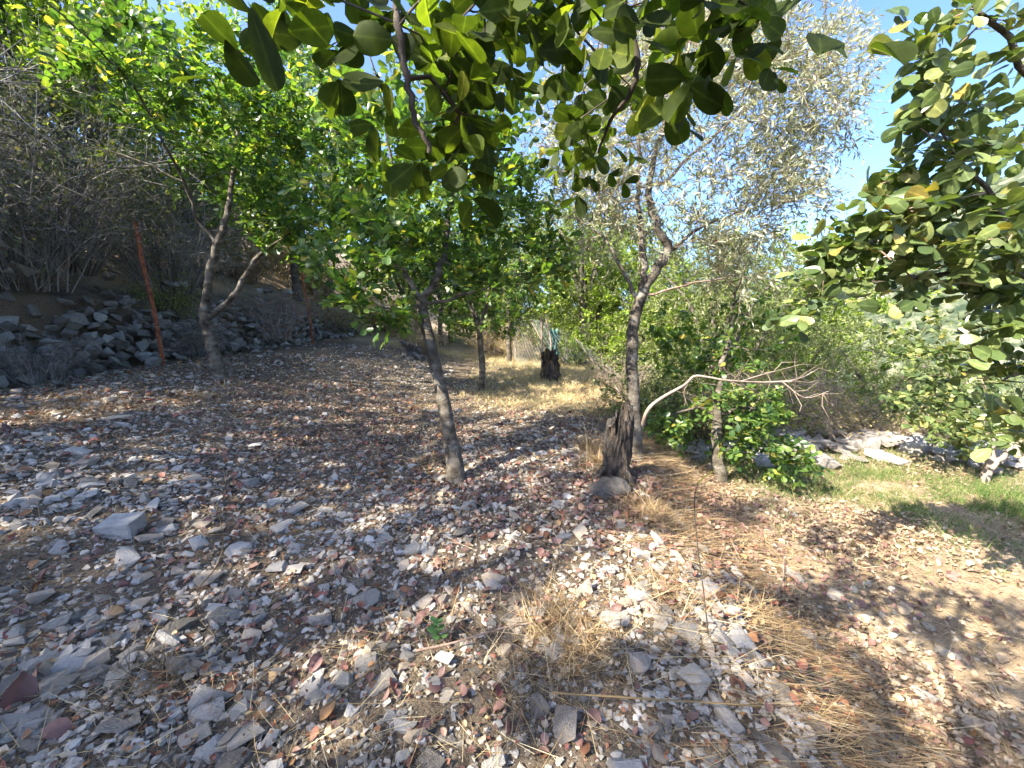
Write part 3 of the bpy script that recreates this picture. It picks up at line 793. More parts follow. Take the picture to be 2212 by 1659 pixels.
# ------------------------------------------------------------------ trees farther back: a few kinds, copied
def tree_kind(seed, h, rad, trunk_h, trunk_r, shape, leafmode, size, ncl, mat, bark, lean=.1, zc=.62, nl=10):
    """Local meshes (trunk, branches, crown) of one kind of background tree standing at the origin."""
    rng = np.random.default_rng(seed); sk = Skeleton(rng); O = np.zeros(3)
    l1 = rng.normal(0, lean, 2)
    top = np.array([l1[0], l1[1], trunk_h])
    sk.path([O - np.array([0, 0, .4]), O, top * .5 + np.array([rng.normal(0, .04), 0, 0]), top], [trunk_r * 1.5, trunk_r * 1.15, trunk_r, trunk_r * .85], 4, .01)
    for k in range(4):
        a = k * 1.6 + rng.uniform(-.4, .4); e = np.array([math.cos(a) * rad * .6, math.sin(a) * rad * .6, h * .8])
        sk.path([top, (top + e) / 2 + np.array([0, 0, .1 * h]), e], [trunk_r * .6, trunk_r * .38, trunk_r * .12])
    q = unit(rng.normal(0, 1, (ncl, 3))) * rng.random((ncl, 1)) ** .45
    lump = 1 + .28 * np.sin(q[:, 0] * 5 + seed) * np.cos(q[:, 1] * 4 + 2 * q[:, 2])
    zr = (h - trunk_h * .75) / 2
    tg = np.stack([q[:, 0] * rad * lump, q[:, 1] * rad * lump, h - zr + q[:, 2] * zr * lump], 1)
    tg[:, :2] += top[:2] * .5
    sk.grow(tg, .3, .004)
    if leafmode == 'carob':
        L = compound_leaves(sk.P[sk.tips], sk.tdir, rng, 5, 3, size); V, F = inst(*BROAD_F, *L)
        ex = None
    else:
        L, a, b = spray_leaves(sk.P[sk.tips], sk.tdir, rng, 5, nl, size, .32); V, F = inst(*(OLIVE if leafmode == 'olive' else BROAD_F), *L); ex = (a, b)
    tk, br = sk.wood(trunk_r * .5)
    if ex:
        for a, b in zip(ex[0][::2], ex[1][::2]): br.add([a, b], [.003, .0015], 3)
    return (tk.mesh('trunk', M[bark]), br.mesh('branches', M[bark]), mk_mesh('crown', V, F, M[mat]))

KINDS = {
    'carob': tree_kind(31, 3.4, 1.5, 1.25, .065, 0, 'carob', .085, 170, 'carob', 'bark'),
    'olive': tree_kind(32, 4.6, 1.9, 1.4, .10, 0, 'olive', .09, 230, 'olive_green', 'bark'),
    'sunny': tree_kind(33, 4.2, 2.1, .9, .08, 0, 'broad', .085, 240, 'sunny_green', 'bark'),
    'slim': tree_kind(34, 7.0, .95, .8, .10, 0, 'olive', .10, 230, 'dark_green', 'bark_dark', .02),
    'oak': tree_kind(35, 5.5, 2.4, 1.6, .13, 0, 'broad', .07, 205, 'dark_green', 'bark_dark', nl=13),
}
def place_tree(kind, name, label, x, y, s=1, rz=0, z=None, group=None, sink=0):
    p = onground(x, y) if z is None else np.array([x, y, z])
    p[2] -= sink
    r = thing(name, label, 'tree', p, group, rz, s)
    tk, br, cr = KINDS[kind]
    obj('trunk', tk, r); tag(obj('branches', br, r), kind='stuff'); tag(obj('crown', cr, r), kind='stuff')
    return r

def at_ground(u, v):
    p = G(u, v); return p[0], p[1]
x, y = at_ground(1042, 842); place_tree('carob', 'carob_tree', 'slim carob sapling standing on the sunlit path just behind the leaning trunk', x, y, .92, .4)
x, y = at_ground(1100, 782); place_tree('carob', 'carob_tree', 'small forked carob on the path left of the chain link fence', x, y, 1.1, 2.1)
x, y = at_ground(945, 770); place_tree('carob', 'carob_tree', 'carob tree at the far left side of the path behind the middle tree', x - .4, y + 3, 1.25, 3.3)
place_tree('sunny', 'broadleaf_tree', 'yellow green tree behind the chain link fence', 2.4, 12.6, 1.0, .5)
place_tree('sunny', 'broadleaf_tree', 'bushy yellow green tree seen between the olive trunk and the fence', 3.6, 10.6, .85, 2.0, sink=.5)
place_tree('sunny', 'broadleaf_tree', 'sunlit tree at the end of the path behind the far carobs', -.8, 21, 1.2, 3.9)
place_tree('olive', 'olive_tree', 'olive tree filling the gap just left of the tall olive', 2.0, 11.6, 1.15, 1.1)
place_tree('olive', 'olive_tree', 'distant olive behind the fence left of the yellow green tree', .2, 16.5, 1.2, 2.7)
place_tree('olive', 'olive_tree', 'olive on the falling slope right of the tall olive trunk', 4.2, 8.6, 1.0, 4.4, sink=.3)
place_tree('olive', 'olive_tree', 'low olive beyond the ledge under the right hand boughs', 6.6, 9.6, .95, .2)
place_tree('olive', 'olive_tree', 'farther olive beyond the ledge left of the valley view', 5.6, 12.5, 1.15, 5.2)
place_tree('slim', 'slim_evergreen', 'narrow dark evergreen rising behind the right side of the olive crown', 6.3, 12.8, .95, 1.0)
place_tree('olive', 'olive_tree', 'olive tree on the bank behind the left carob', -8.0, 15.5, 1.1, .7)
place_tree('sunny', 'broadleaf_tree', 'tall sunlit tree on the bank behind the forked carob', -8.6, 11.5, 1.25, 1.9)
place_tree('sunny', 'broadleaf_tree', 'yellowish tree far up the bank above the path', -4.6, 20.5, 1.35, 5.0)
place_tree('oak', 'evergreen_oak', 'dark evergreen oak above the wall in the top left corner', -10.6, 7.2, 1.1, .9)
place_tree('oak', 'evergreen_oak', 'dark evergreen oak on the bank at the left edge of the photo', -9.6, 3.2, .8, 2.9)
place_tree('oak', 'evergreen_oak', 'dark oak between the two others above the left wall', -12.5, 9.6, 1.25, .3)
place_tree('oak', 'evergreen_oak', 'dark oak up the slope behind the dry shrubs', -13.0, 13.0, 1.3, 4.1)

place_tree('sunny', 'broadleaf_tree', 'yellow lit tree filling the gap behind the forked carob crown', -6.9, 13.6, 1.55, 2.6)
place_tree('sunny', 'broadleaf_tree', 'yellow green tree above the turn of the path', -4.2, 16.4, 1.5, .2)
place_tree('sunny', 'broadleaf_tree', 'bright tree behind the top of the forked carob', -8.9, 9.3, 1.55, 4.3)
place_tree('oak', 'evergreen_oak', 'unseen big oak added outside the left edge to shade the slope', -9.4, -.4, 1.4, 1.3)  # out of view, added so its crown shades the stony slope
place_tree('oak', 'evergreen_oak', 'unseen oak added left of the camera for shade', -9.3, -3.5, 1.5, 3.7)  # unseen tree added to throw shade over the foreground
place_tree('oak', 'evergreen_oak', 'unseen oak added behind the camera for shade', -9.9, -7.2, 1.4, 5.2)  # another unseen oak, added as a shade caster
place_tree('olive', 'olive_tree', 'big olive closing the far end of the path', 1.9, 19.0, 1.5, 3.6)
place_tree('sunny', 'broadleaf_tree', 'broad tree far behind the far stump', 3.6, 17.0, 1.4, 4.6, sink=.3)
place_tree('olive', 'olive_tree', 'pale olive behind the slim evergreen', 8.6, 15.5, 1.6, 2.2, z=-3.2)
place_tree('sunny', 'broadleaf_tree', 'light green tree low on the slope behind the dead brush', 8.0, 12.0, 1.3, 1.2, z=-1.9)
place_tree('olive', 'olive_tree', 'olive low on the slope seen over the dead limb', 4.9, 15.0, 1.6, 5.8, z=-2.2)
place_tree('carob', 'carob_tree', 'carob behind the turn of the path', -2.6, 17.6, 1.3, 5.1)

place_tree('olive', 'olive_tree', 'olive just beyond the ledge behind the two stemmed sapling', 7.7, 8.4, .95, 3.0, sink=.1)
place_tree('olive', 'olive_tree', 'olive at the right edge beyond the ledge', 9.8, 8.6, 1.05, 1.7)
place_tree('sunny', 'broadleaf_tree', 'light green tree beyond the ledge left of the valley gap', 6.2, 8.8, .72, 3.4, sink=.2)
place_tree('olive', 'olive_tree', 'slender olive beyond the dead brush', 5.2, 9.4, .9, 2.4)

# ------------------------------------------------------------------ shrubs
def shrub_kind(seed, n_stem, hgt_, rad, n_leaf, lsize, twig_mat, leaf_mat_, sub=4, droop=.5):
    rng = np.random.default_rng(seed); tb = Tubes(); pts = []
    for i in range(n_stem):
        a = rng.uniform(0, 6.28); r0 = rad * .3 * math.sqrt(rng.random())
        p = np.array([math.cos(a) * r0, math.sin(a) * r0, -.05])
        a2 = a + rng.normal(0, .6); out = rng.uniform(.15, 1.0)
        d = unit(np.array([math.cos(a2) * out, math.sin(a2) * out, 1.1])); L = hgt_ * rng.uniform(.6, 1.25)
        e = p + d * L - np.array([0, 0, droop * L * out * .6]); m = p + d * L * .55 + rng.normal(0, .06, 3) * L
        c = catmull([p, m, e], 3); tb.add(c, np.linspace(.010, .003, len(c)), 4)
        for k in range(sub):
            q = c[int(rng.integers(2, len(c)))]; d2 = unit(unit(e - p) * .5 + rng.normal(0, .8, 3)); L2 = L * rng.uniform(.15, .45)
            e2 = q + d2 * L2 - np.array([0, 0, .25 * L2]); m2 = (q + e2) / 2 + rng.normal(0, .08, 3) * L2
            tb.add([q, m2, e2], [.004, .003, .0015], 3); pts += [m2, e2, (m2 + e2) / 2]
            for w in range(3):
                d3 = unit(d2 * .6 + rng.normal(0, .8, 3)) * L2 * rng.uniform(.2, .5); s = q + (e2 - q) * rng.random()
                tb.add([s, s + d3], [.0022, .001], 3); pts.append(s + d3)
    tw = tb.mesh('twigs', M[twig_mat])
    lf = None
    if n_leaf:
        pts = np.array(pts); idx = rng.integers(0, len(pts), n_leaf)
        pos = pts[idx] + rng.normal(0, .04, (n_leaf, 3)); A = unit(rng.normal(0, 1, (n_leaf, 3)) + np.array([0, 0, .4]))
        N = unit(rng.normal(0, 1, (n_leaf, 3)) + np.array([0, 0, .5])); N = unit(N - A * np.sum(N * A, 1, keepdims=True))
        V, F = inst(*BROAD_F, pos, A, np.cross(N, A), N, lsize * rng.uniform(.6, 1.3, n_leaf))
        lf = mk_mesh('foliage', V, F, M[leaf_mat_])
    return tw, lf
SHRUBS = {
    'dry': shrub_kind(41, 85, 2.1, 1.3, 5200, .036, 'twig', 'broom', 6),
    'grey': shrub_kind(42, 75, 1.8, 1.5, 500, .03, 'twig', 'broom', 7, .8),
    'green': shrub_kind(43, 45, 1.3, 1.0, 3600, .055, 'bark_dark', 'olive_green', 5),
    'lime': shrub_kind(44, 45, 1.2, 1.0, 3400, .05, 'twig', 'sunny_green', 5),
    'straw': shrub_kind(45, 90, 1.1, .9, 2600, .05, 'deadwood', 'straw_bush', 4),
    'dead': shrub_kind(46, 40, 1.5, 1.3, 0, .05, 'deadwood', 'broom', 7, .9),
}
def place_shrub(kind, name, label, x, y, s=1, rz=0, lift=0.0, cat='shrub', sz=None):
    r = thing(name, label, cat, onground(x, y, lift), None, rz, s)
    if sz: r.scale = (s, s, sz)
    tw, lf = SHRUBS[kind]
    tag(obj('twigs', tw, r), kind='stuff')
    if lf: tag(obj('foliage', lf, r), kind='stuff')
    return r
place_shrub('dry', 'dry_shrub', 'big tangled dry shrub above the wall at the left edge', -7.1, 4.3, 1.25, .3)
place_shrub('grey', 'dry_shrub', 'bare grey brushwood spilling over the wall left of the rusty post', -6.9, 6.0, 1.15, 1.2)
place_shrub('dry', 'dry_shrub', 'olive brown shrub towering behind the taller rusty post', -7.8, 7.2, 1.5, 2.2)
place_shrub('dry', 'dry_shrub', 'tall dry shrub on the bank left of the forked carob', -8.6, 5.4, 1.6, 4.0)
place_shrub('grey', 'dry_shrub', 'bare shrub on the wall behind the forked carob trunk', -7.0, 8.6, 1.1, 5.1)
place_shrub('dry', 'dry_shrub', 'huge dry shrub high on the bank at the left', -10.5, 5.6, 1.9, 1.4)
place_shrub('dry', 'dry_shrub', 'dense dry shrub high on the bank behind the rusty post', -10.4, 8.6, 1.9, 5.4)
place_shrub('grey', 'dry_shrub', 'grey thicket low on the wall at the far left', -6.9, 4.9, .9, 2.6)
place_shrub('dry', 'dry_shrub', 'dry shrub on top of the wall at the extreme left', -7.4, 5.2, 1.3, 5.9)
place_shrub('green', 'green_shrub', 'small green bush growing from the wall left of the forked trunk', -6.5, 7.9, .55, 1.0)
place_shrub('dry', 'dry_shrub', 'dry shrub with yellowish leaves beyond the fan of twigs', -9.6, 12.0, 1.5, .2)
place_shrub('lime', 'green_shrub', 'lime bush hiding the far end of the fence', 2.9, 11.4, 1.2, 2.9)
place_shrub('lime', 'green_shrub', 'sunny bush behind the sagging fence panel', 1.8, 11.6, 1.1, 1.1)
place_shrub('green', 'green_shrub', 'dark bush behind the crumpled fence wire', 3.2, 9.0, 1.1, .1)
place_shrub('straw', 'dry_shrub', 'dry golden bush behind the right hand low carob', 3.0, 6.2, .8, .7)
place_shrub('grey', 'dry_shrub', 'bare brush leaning on the foot of the wall left of the post', -5.75, 5.0, .42, 2.2)
place_shrub('grey', 'dry_shrub', 'grey twiggy shrub against the wall between post and forked trunk', -5.9, 7.6, .6, 4.4)
place_shrub('green', 'green_shrub', 'hedge like bush closing the far left end of the path', -2.2, 22.5, 2.0, 1.0)
place_shrub('lime', 'green_shrub', 'tall lime bush at the far end of the path', .3, 23.0, 2.2, 2.0)
place_shrub('green', 'green_shrub', 'dark bush behind the fence at the end of the path', 2.2, 22.0, 2.2, 4.0)
place_shrub('lime', 'green_shrub', 'lime bush on the far right end of the path', 4.2, 20.5, 2.2, 5.0)
place_shrub('straw', 'dry_shrub', 'dry bush in the gap under the far carobs', -.6, 14.2, 1.0, 5.8)
place_shrub('straw', 'dry_shrub', 'dry bush beside the left end of the chain link fence', .3, 13.2, .8, 2.8)
place_shrub('lime', 'green_shrub', 'lime bush in the gap behind the fence netting', 1.3, 14.5, 1.3, .4)
place_shrub('green', 'green_shrub', 'bush in the gap left of the netting', .5, 17.4, 1.5, 1.4)
place_shrub('lime', 'green_shrub', 'bushy light green shrub under the right hand boughs', 6.8, 7.2, 1.2, 2.4)
place_shrub('straw', 'dry_shrub', 'big yellow dry bush behind the pale ledge', 5.4, 7.4, 1.2, 5.2)
place_shrub('green', 'green_shrub', 'olive green shrub at the right behind the ledge', 8.4, 6.6, 1.2, .2)
place_shrub('dead', 'dry_shrub', 'fan of bare grey twigs over the far end of the wall', -5.8, 10.4, .95, .8, .2)
place_shrub('dry', 'dry_shrub', 'shrub with small leaves on the bank behind the fan of bare twigs', -8.0, 10.0, 1.2, 3.0)
place_shrub('straw', 'dry_shrub', 'straw coloured sunlit bush right of the thinner rusty post', -6.4, 14.2, 1.3, .5)
place_shrub('straw', 'dry_shrub', 'pale dry bush between the two rusty posts on the sunlit bank', -8.2, 13.0, 1.4, 2.5)
place_shrub('straw', 'dry_shrub', 'golden dry bush on the sunlit bank behind the thin post', -7.6, 16.5, 1.7, 5.0)
place_shrub('straw', 'dry_shrub', 'wide golden bush higher on the sunlit bank', -9.8, 18.0, 2.0, .9)
place_shrub('straw', 'dry_shrub', 'golden bush at the top of the path', -5.6, 18.6, 1.6, 3.3)
place_shrub('dry', 'dry_shrub', 'brown bush crowning the sunlit bank', -11.0, 15.4, 2.0, 2.3)
place_shrub('straw', 'dry_shrub', 'low straw bush at the turn of the path', -3.9, 15.5, 1.0, 4.5)
place_shrub('straw', 'dry_shrub', 'reddish dry bush left of the path behind the dark boulder stump', -2.7, 12.6, .75, 1.5)
place_shrub('lime', 'green_shrub', 'bright green shrub at the foot of the far carobs', -.9, 16.8, 1.0, 3.1)
place_shrub('lime', 'green_shrub', 'lime green shrub under the fence corner', 3.6, 9.8, .9, .9)
place_shrub('green', 'green_shrub', 'dark green bush behind the bleached dead limb', 3.1, 6.6, 1.05, 2.0, -.1)
place_shrub('green', 'green_shrub', 'dark green bush right behind the olive trunk', 2.1, 5.9, .85, 4.2)
place_shrub('lime', 'green_shrub', 'light green bush over the ledge in the middle of the right side', 4.3, 7.1, .95, 5.5)
place_shrub('dead', 'dry_shrub', 'pale tangle of dead branches beyond the ledge', 4.4, 6.9, .95, .4, .2)
place_shrub('dead', 'dry_shrub', 'bleached dead brush farther right beyond the ledge', 5.7, 7.6, 1.05, 2.4, .2)
place_shrub('straw', 'dry_shrub', 'yellow dry grass bush below the dead branches', 4.9, 6.6, .75, 3.6)
place_shrub('straw', 'dry_shrub', 'yellow dry bush on the lip of the ledge at right', 6.2, 6.5, .8, 1.6)
place_shrub('green', 'green_shrub', 'grey green bush on the falling slope at the right edge', 7.4, 7.4, 1.1, .6)
place_shrub('dead', 'dry_shrub', 'heap of dead branches beside the fallen fence wire', 2.15, 8.0, .6, 3.9)

# ------------------------------------------------------------------ rubble wall on the left
def stone_mesh(i, mat):
    k = ('stone', i % len(STONES), mat.name)
    if k not in _leafmesh: _leafmesh[k] = mk_mesh('stone', *STONES[i % len(STONES)], mat, False)
    return _leafmesh[k]

def rot_rows(rng, tilt, flat=True):
    e = Matrix.Rotation(rng.uniform(0, 6.28), 3, 'Z') if flat else Matrix.Rotation(rng.normal(0, .25), 3, 'Z')
    e = Matrix.Rotation(rng.normal(0, tilt), 3, 'X') @ Matrix.Rotation(rng.normal(0, tilt), 3, 'Y') @ e
    return e

def rubble_wall():
    rng = np.random.default_rng(51); base = onground(-6.2, 9.0)
    root = thing('dry_stone_wall', 'low tumbled dry stone wall in the shade along the left bank', 'wall', base)
    items = []
    y = 2.6
    for row in range(13):
        y = 2.4 + rng.uniform(0, .3)
        while y < 16.0:
            w = rng.uniform(.09, .27)
            top = .85 * float(sstep(17, 12, y)) + .2 + .15 * math.sin(y * 2.9)
            z = .0 + row * .092
            if z < top + .12 * math.sin(y * 1.3) - .1:
                x = -6.0 - .055 * row + rng.normal(0, .05) + .12 * math.sin(y * .9)
                if rng.random() < .95: items.append((x + rng.normal(0, .07), y + w / 2, z + rng.normal(0, .045), .20, w * rng.uniform(.85, 1.2), rng.uniform(.09, .18)))
            y += w * .96
    for k in range(90):      # tumbled stones at the foot and on the top
        y = rng.uniform(3, 15); foot = rng.random() < .6
        s = rng.uniform(.10, .26)
        items.append((-5.75 + rng.normal(0, .22) if foot else -6.5 + rng.normal(0, .15), y, .03 if foot else 1.15 * float(sstep(17, 12, y)) + .2, s, s * rng.uniform(.8, 1.5), s * .7))
    rest_V, rest_F, off, n = [], [], 0, 0
    order = sorted(range(len(items)), key=lambda i: -items[i][4] * items[i][5] / (items[i][1] ** 2))
    for rank, i in enumerate(order):
        x, y, z, sx, sy, sz = items[i]
        p = Vector((x, y, float(hgt(-5.7, y)) + z + sz * .35)); R = rot_rows(rng, .34, False) @ Matrix.Diagonal((sx, sy, sz))
        if rank < 296:
            o = bpy.data.objects.new('stone', stone_mesh(int(rng.integers(0, 99)), M['stone_wall'])); COL.objects.link(o); o.parent = root
            o.matrix_basis = Matrix.Translation(p - Vector(base)) @ R.to_4x4()
        else:
            T, F = STONES[int(rng.integers(0, len(STONES)))]
            V = T @ np.array(R).T + np.array(p) - base
            rest_V.append(V); rest_F.append(F + off); off += len(V)
    if rest_V: tag(obj('far_stones', mk_mesh('far_stones', np.concatenate(rest_V), np.concatenate(rest_F), M['stone_wall'], False), root), kind='stuff')
rubble_wall()

# ------------------------------------------------------------------ ledge of pale rock at the right
def ledge():
    rng = np.random.default_rng(52); base = onground(5.2, 5.9)
    root = thing('stone_ledge', 'ledge of pale sunlit rock along the lower terrace on the right', 'stone ledge', base)
    n = 0
    for k in range(298):
        x = rng.uniform(1.9, 8.2); y = float(ledge_y(x)) + rng.normal(-.04, .28)
        s = rng.uniform(.14, .42) * (.7 if x < 3.3 else 1)
        sz = max(.08, s * rng.uniform(.3, .55))
        p = Vector((x, y, float(hgt(x, min(y, float(ledge_y(x)) - .02))) + sz * .2 + rng.uniform(0, .09)))
        R = rot_rows(rng, .16) @ Matrix.Diagonal((s, s * rng.uniform(.6, 1), sz))
        o = bpy.data.objects.new('stone', stone_mesh(int(rng.integers(0, 99)), M['rock_pale'])); COL.objects.link(o); o.parent = root
        o.matrix_basis = Matrix.Translation(p - Vector(base)) @ R.to_4x4()
ledge()

# ------------------------------------------------------------------ stumps
def stump(name, label, base, h, r, seed, mat, top_jag=.3, lean=(0, 0), flare=.5):
    rng = np.random.default_rng(seed); nA, nH = 84, 30
    root = thing(name, label, 'stump', base)
    ang = np.arange(nA) * 2 * math.pi / nA; hs = np.linspace(0, 1, nH)
    ridge = .12 * np.sin(ang * 3 + seed) + .07 * np.sin(ang * 7 + 2.1 * seed) + rng.normal(0, .022, nA)
    jag = 1 - top_jag * (.5 + .5 * np.sin(ang + 1.1 * seed)) * .8 - top_jag * .45 * rng.random(nA)
    V = []
    for inner in (0, 1):
        for hh in (hs if not inner else hs[::-1]):
            for i, a in enumerate(ang):
                z = hh * h * jag[i] if not inner else max(hh, .45) * h * jag[i]
                f = (1 + flare * (1 - hh) ** 3) * (1 + ridge[i] * (1.1 - .3 * hh)) + .20 * float(vnoise(a * 2 + seed, hh * 5, seed)) + .15 * float(vnoise(a * 5, hh * 8, seed + 3)) + .09 * float(vnoise(a * 10, hh * 17, seed + 5))
                rr = r * f * (1 if not inner else .62)
                V.append((math.cos(a) * rr + lean[0] * z, math.sin(a) * rr * .82 + lean[1] * z, z - .05))
    n = nH * 2; F = []
    for j in range(n - 1):
        for i in range(nA):
            F.append((j * nA + i, j * nA + (i + 1) % nA, (j + 1) * nA + (i + 1) % nA, (j + 1) * nA + i))
    obj('trunk', mk_mesh('trunk', V, F, M[mat]), root)
    for k in range(5):     # roots
        a = rng.uniform(0, 6.28); d = np.array([math.cos(a), math.sin(a), 0])
        tb = Tubes(); c = catmull([d * r * .7 + [0, 0, h * .16], d * r * 1.5 + [0, 0, .04], d * r * 2.1 + [0, 0, -.05]], 4)
        tb.add(c, np.linspace(r * .36, r * .12, len(c)), 7, .2, rng)
        obj('root', tb.mesh('root', M[mat]), root)
    return root
b = G(1328, 1034)
st = stump('dead_stump', 'dark hollow weathered stump in front of the olive trunk', b, .76, .105, 61, 'stump', .34, (.03, 0), .22)
def rot_heap():
    rng = np.random.default_rng(62); p = G(1318, 1058)
    V, F = STONES[3]
    bm = bmesh.new(); bmesh.ops.create_icosphere(bm, subdivisions=3, radius=1)
    V = np.array([v.co[:] for v in bm.verts]); Fc = np.array([[v.index for v in f.verts] for f in bm.faces]); bm.free()
    d = 1 + .28 * vnoise(V[:, 0] * 3 + 5, V[:, 1] * 3 + V[:, 2] * 2, 2) + .14 * vnoise(V[:, 0] * 9, V[:, 1] * 9 + V[:, 2] * 7, 5)
    V = V * d[:, None] * np.array([.17, .15, .10])
    tag(obj('rotten_wood_heap', mk_mesh('rotten_wood_heap', V, Fc, M['ash']), None, p), 'grey crumbling heap of rotten wood at the foot of the dark stump', 'rotten wood')
rot_heap()
stump('dead_stump', 'far dark stump on the path in front of the chain link fence', G(1190, 818), .75, .16, 63, 'stump', .3, (-.05, 0))
stump('dead_stump', 'squat dark stump left of the leaning trunk behind it', G(888, 772), .52, .24, 64, 'ash', .3, (0, 0))

# ------------------------------------------------------------------ rusty posts, fence
def post(label, foot, top, w):
    foot = np.array(foot); top = np.array(top)
    root = thing('rusty_post', label, 'post', foot)
    d = unit(top - foot); a = unit(np.cross(d, [0, 1, .1])); b2 = np.cross(d, a); L = np.linalg.norm(top - foot)
    prof = [(0, 0), (1, 0), (1, .14), (.14, .14), (.14, 1), (0, 1)]     # angle iron
    V = []; n = 14
    for j in range(n):
        s = -.25 + (L + .25) * j / (n - 1)
        for u_, v_ in prof: V.append(d * s + a * (u_ - .4) * w + b2 * (v_ - .4) * w + a * .012 * math.sin(j * .8))
    F = [(j * 6 + i, j * 6 + (i + 1) % 6, (j + 1) * 6 + (i + 1) % 6, (j + 1) * 6 + i) for j in range(n - 1) for i in range(6)]
    obj('angle_iron', mk_mesh('angle_iron', V, F, M['rust'], False), root)
    rng = np.random.default_rng(int(foot[1] * 100))
    for k in range(3):
        p = d * L * (.25 + .3 * k); tb = Tubes()
        ring = [p + (a * math.cos(q) + b2 * math.sin(q)) * w * .72 + d * .01 * q for q in np.linspace(0, 9, 16)]
        tb.add(ring, .003, 4); obj('wire_tie', tb.mesh('wire_tie', M['wire']), root)
f1 = onground(-5.55, 6.55); t1 = P(290, 482, float(proj(f1)[2]) + .1)
f1 = P(352, 775, float(proj(f1)[2])); f1[2] = min(f1[2], float(hgt(f1[0], f1[1])) + .0)
post('taller rusty red angle iron post leaning left before the wall', f1, t1, .07)
f2 = onground(-5.55, 11.4); dd = float(proj(f2)[2])
f2 = P(676, 735, dd); f2[2] = min(f2[2], float(hgt(f2[0], f2[1])))
post('thinner rusty red post right of the forked carob', f2, P(648, 556, dd), .06)

def chain_link(label, a, b, h, slump, cell, seed, posts=True, net=None):
    rng = np.random.default_rng(seed); a = np.array(a); b = np.array(b)
    root = thing('wire_fence', label, 'fence', a)
    L = np.linalg.norm((b - a)[:2]); ex = (b - a) / L; side = unit(np.cross(ex, [0, 0, 1.]))
    def surf(s, z):
        f = slump * (s / L) ** 1.5
        zz = z * (1 - .75 * f); return ex * s + np.array([0, 0, 1]) * zz + side * (.10 * math.sin(s * 2.3 + z * 2) + f * .5 * z + .05 * math.sin(z * 5 + s))
    tb = Tubes(); n = int((L + h) / cell)
    for k in range(n):
        for sg in (1, -1):
            pts = []
            for q in np.linspace(0, h, 9):
                s = k * cell - (q if sg > 0 else h - q)
                if 0 <= s <= L: pts.append(surf(s, q))
            if len(pts) > 1: tb.add(pts, .003, 3)
    tag(obj('wire_mesh', tb.mesh('wire_mesh', M['wire']), root), kind='stuff')
    if posts:
        for s in (0, L):
            p = Tubes(); e = surf(s, h * 1.08); c = catmull([ex * s + np.array([0, 0, -.2]), ex * s + np.array([0, 0, h * .5]) + (e - ex * s) * .02, e], 4)
            p.add(c, .022, 8); obj('post', p.mesh('post', M['deadwood']), root)
        p = Tubes(); p.add(catmull([surf(L * .4, h), surf(L * .7, h * .5), surf(L, 0)], 4), .014, 6); obj('brace', p.mesh('brace', M['deadwood']), root)
    return root
fa = onground(.75, 10.4); fb = onground(2.7, 9.6)
chain_link('sagging chain link fence panel behind the far stump', fa, fb, 1.25, .9, .105, 71)
chain_link('straight piece of chain link fence left of the far stump', onground(.1, 12.2), onground(1.0, 10.6), 1.3, .1, .11, 72)
chain_link('crumpled fence wire lying against the bushes near the olive trunk', onground(2.6, 9.4), onground(3.4, 8.9), .8, .9, .08, 73, False)
chain_link('old wire fence seen between the trunks at the far left of the path', onground(-4.6, 17.5), onground(-2.6, 17.8), 1.3, .1, .1, 74)
def netting():
    rng = np.random.default_rng(75); a = onground(1.0, 10.75); V = []; nx, nz = 12, 14
    for back in (0, 1):
        for j in range(nz):
            for i in range(nx):
                V.append((i / (nx - 1) * .2 + .03 * math.sin(j * .9), .05 * math.sin(i * 1.1 + j * .4) + back * .006, .25 + j / (nz - 1) * .75 + .03 * math.sin(i * .8)))
    F = []
    for back in (0, 1):
        o = back * nx * nz
        for j in range(nz - 1):
            for i in range(nx - 1):
                F.append((o + j * nx + i, o + j * nx + i + 1, o + (j + 1) * nx + i + 1, o + (j + 1) * nx + i))
    tag(obj('shade_net', mk_mesh('shade_net', V, F, M['net']), None, a), 'strip of teal green netting hung on the chain link fence', 'net')
netting()

# ------------------------------------------------------------------ stones lying on the slope
LANDMARKS = [('near the small leafy weed', 944, 1400), ('right of the whitish smooth stone', 800, 1360), ('left of the whitish smooth stone', 560, 1340), ('near the brown dry weeds', 1240, 1400), ('at the right edge halfway up', 2100, 1300), ('on the shaded part of the lower terrace', 1600, 1150), ('below the green grass', 1950, 1200), ('beside the long thin stone', 1660, 1590), ('by the bent stick on the bank', 1690, 1270), ('at bottom left of centre', 620, 1600), ('right of the bottom centre', 1400, 1590), ('between bank and right edge', 1900, 1480), ('at the far right near the corner', 2190, 1480), ('low on the bank', 1780, 1580), ('near the bottom edge', 1106, 1600), ('below the pale block stone', 230, 1300), ('beside the pale block stone', 235, 1140), ('in front of the leaning carob trunk', 960, 1150), ('left of the leaning carob trunk', 800, 1000),
             ('below the dark stump', 1340, 1150), ('on the slope at lower left', 330, 1480), ('in the middle of the scree', 900, 1330), ('near the forked carob', 520, 900), ('on the bank at lower right', 1600, 1450), ('on the lower terrace at right', 1850, 1350), ('at the left edge', 60, 1000), ('in the bottom left corner', 80, 1580), ('in the bottom right corner', 2080, 1580), ('near the weed stalk', 1500, 1330)]
def where(p):
    u, v, t = proj(p)
    return min(LANDMARKS, key=lambda l: ((l[1] - u) ** 2 + (l[2] - v) ** 2))[0]

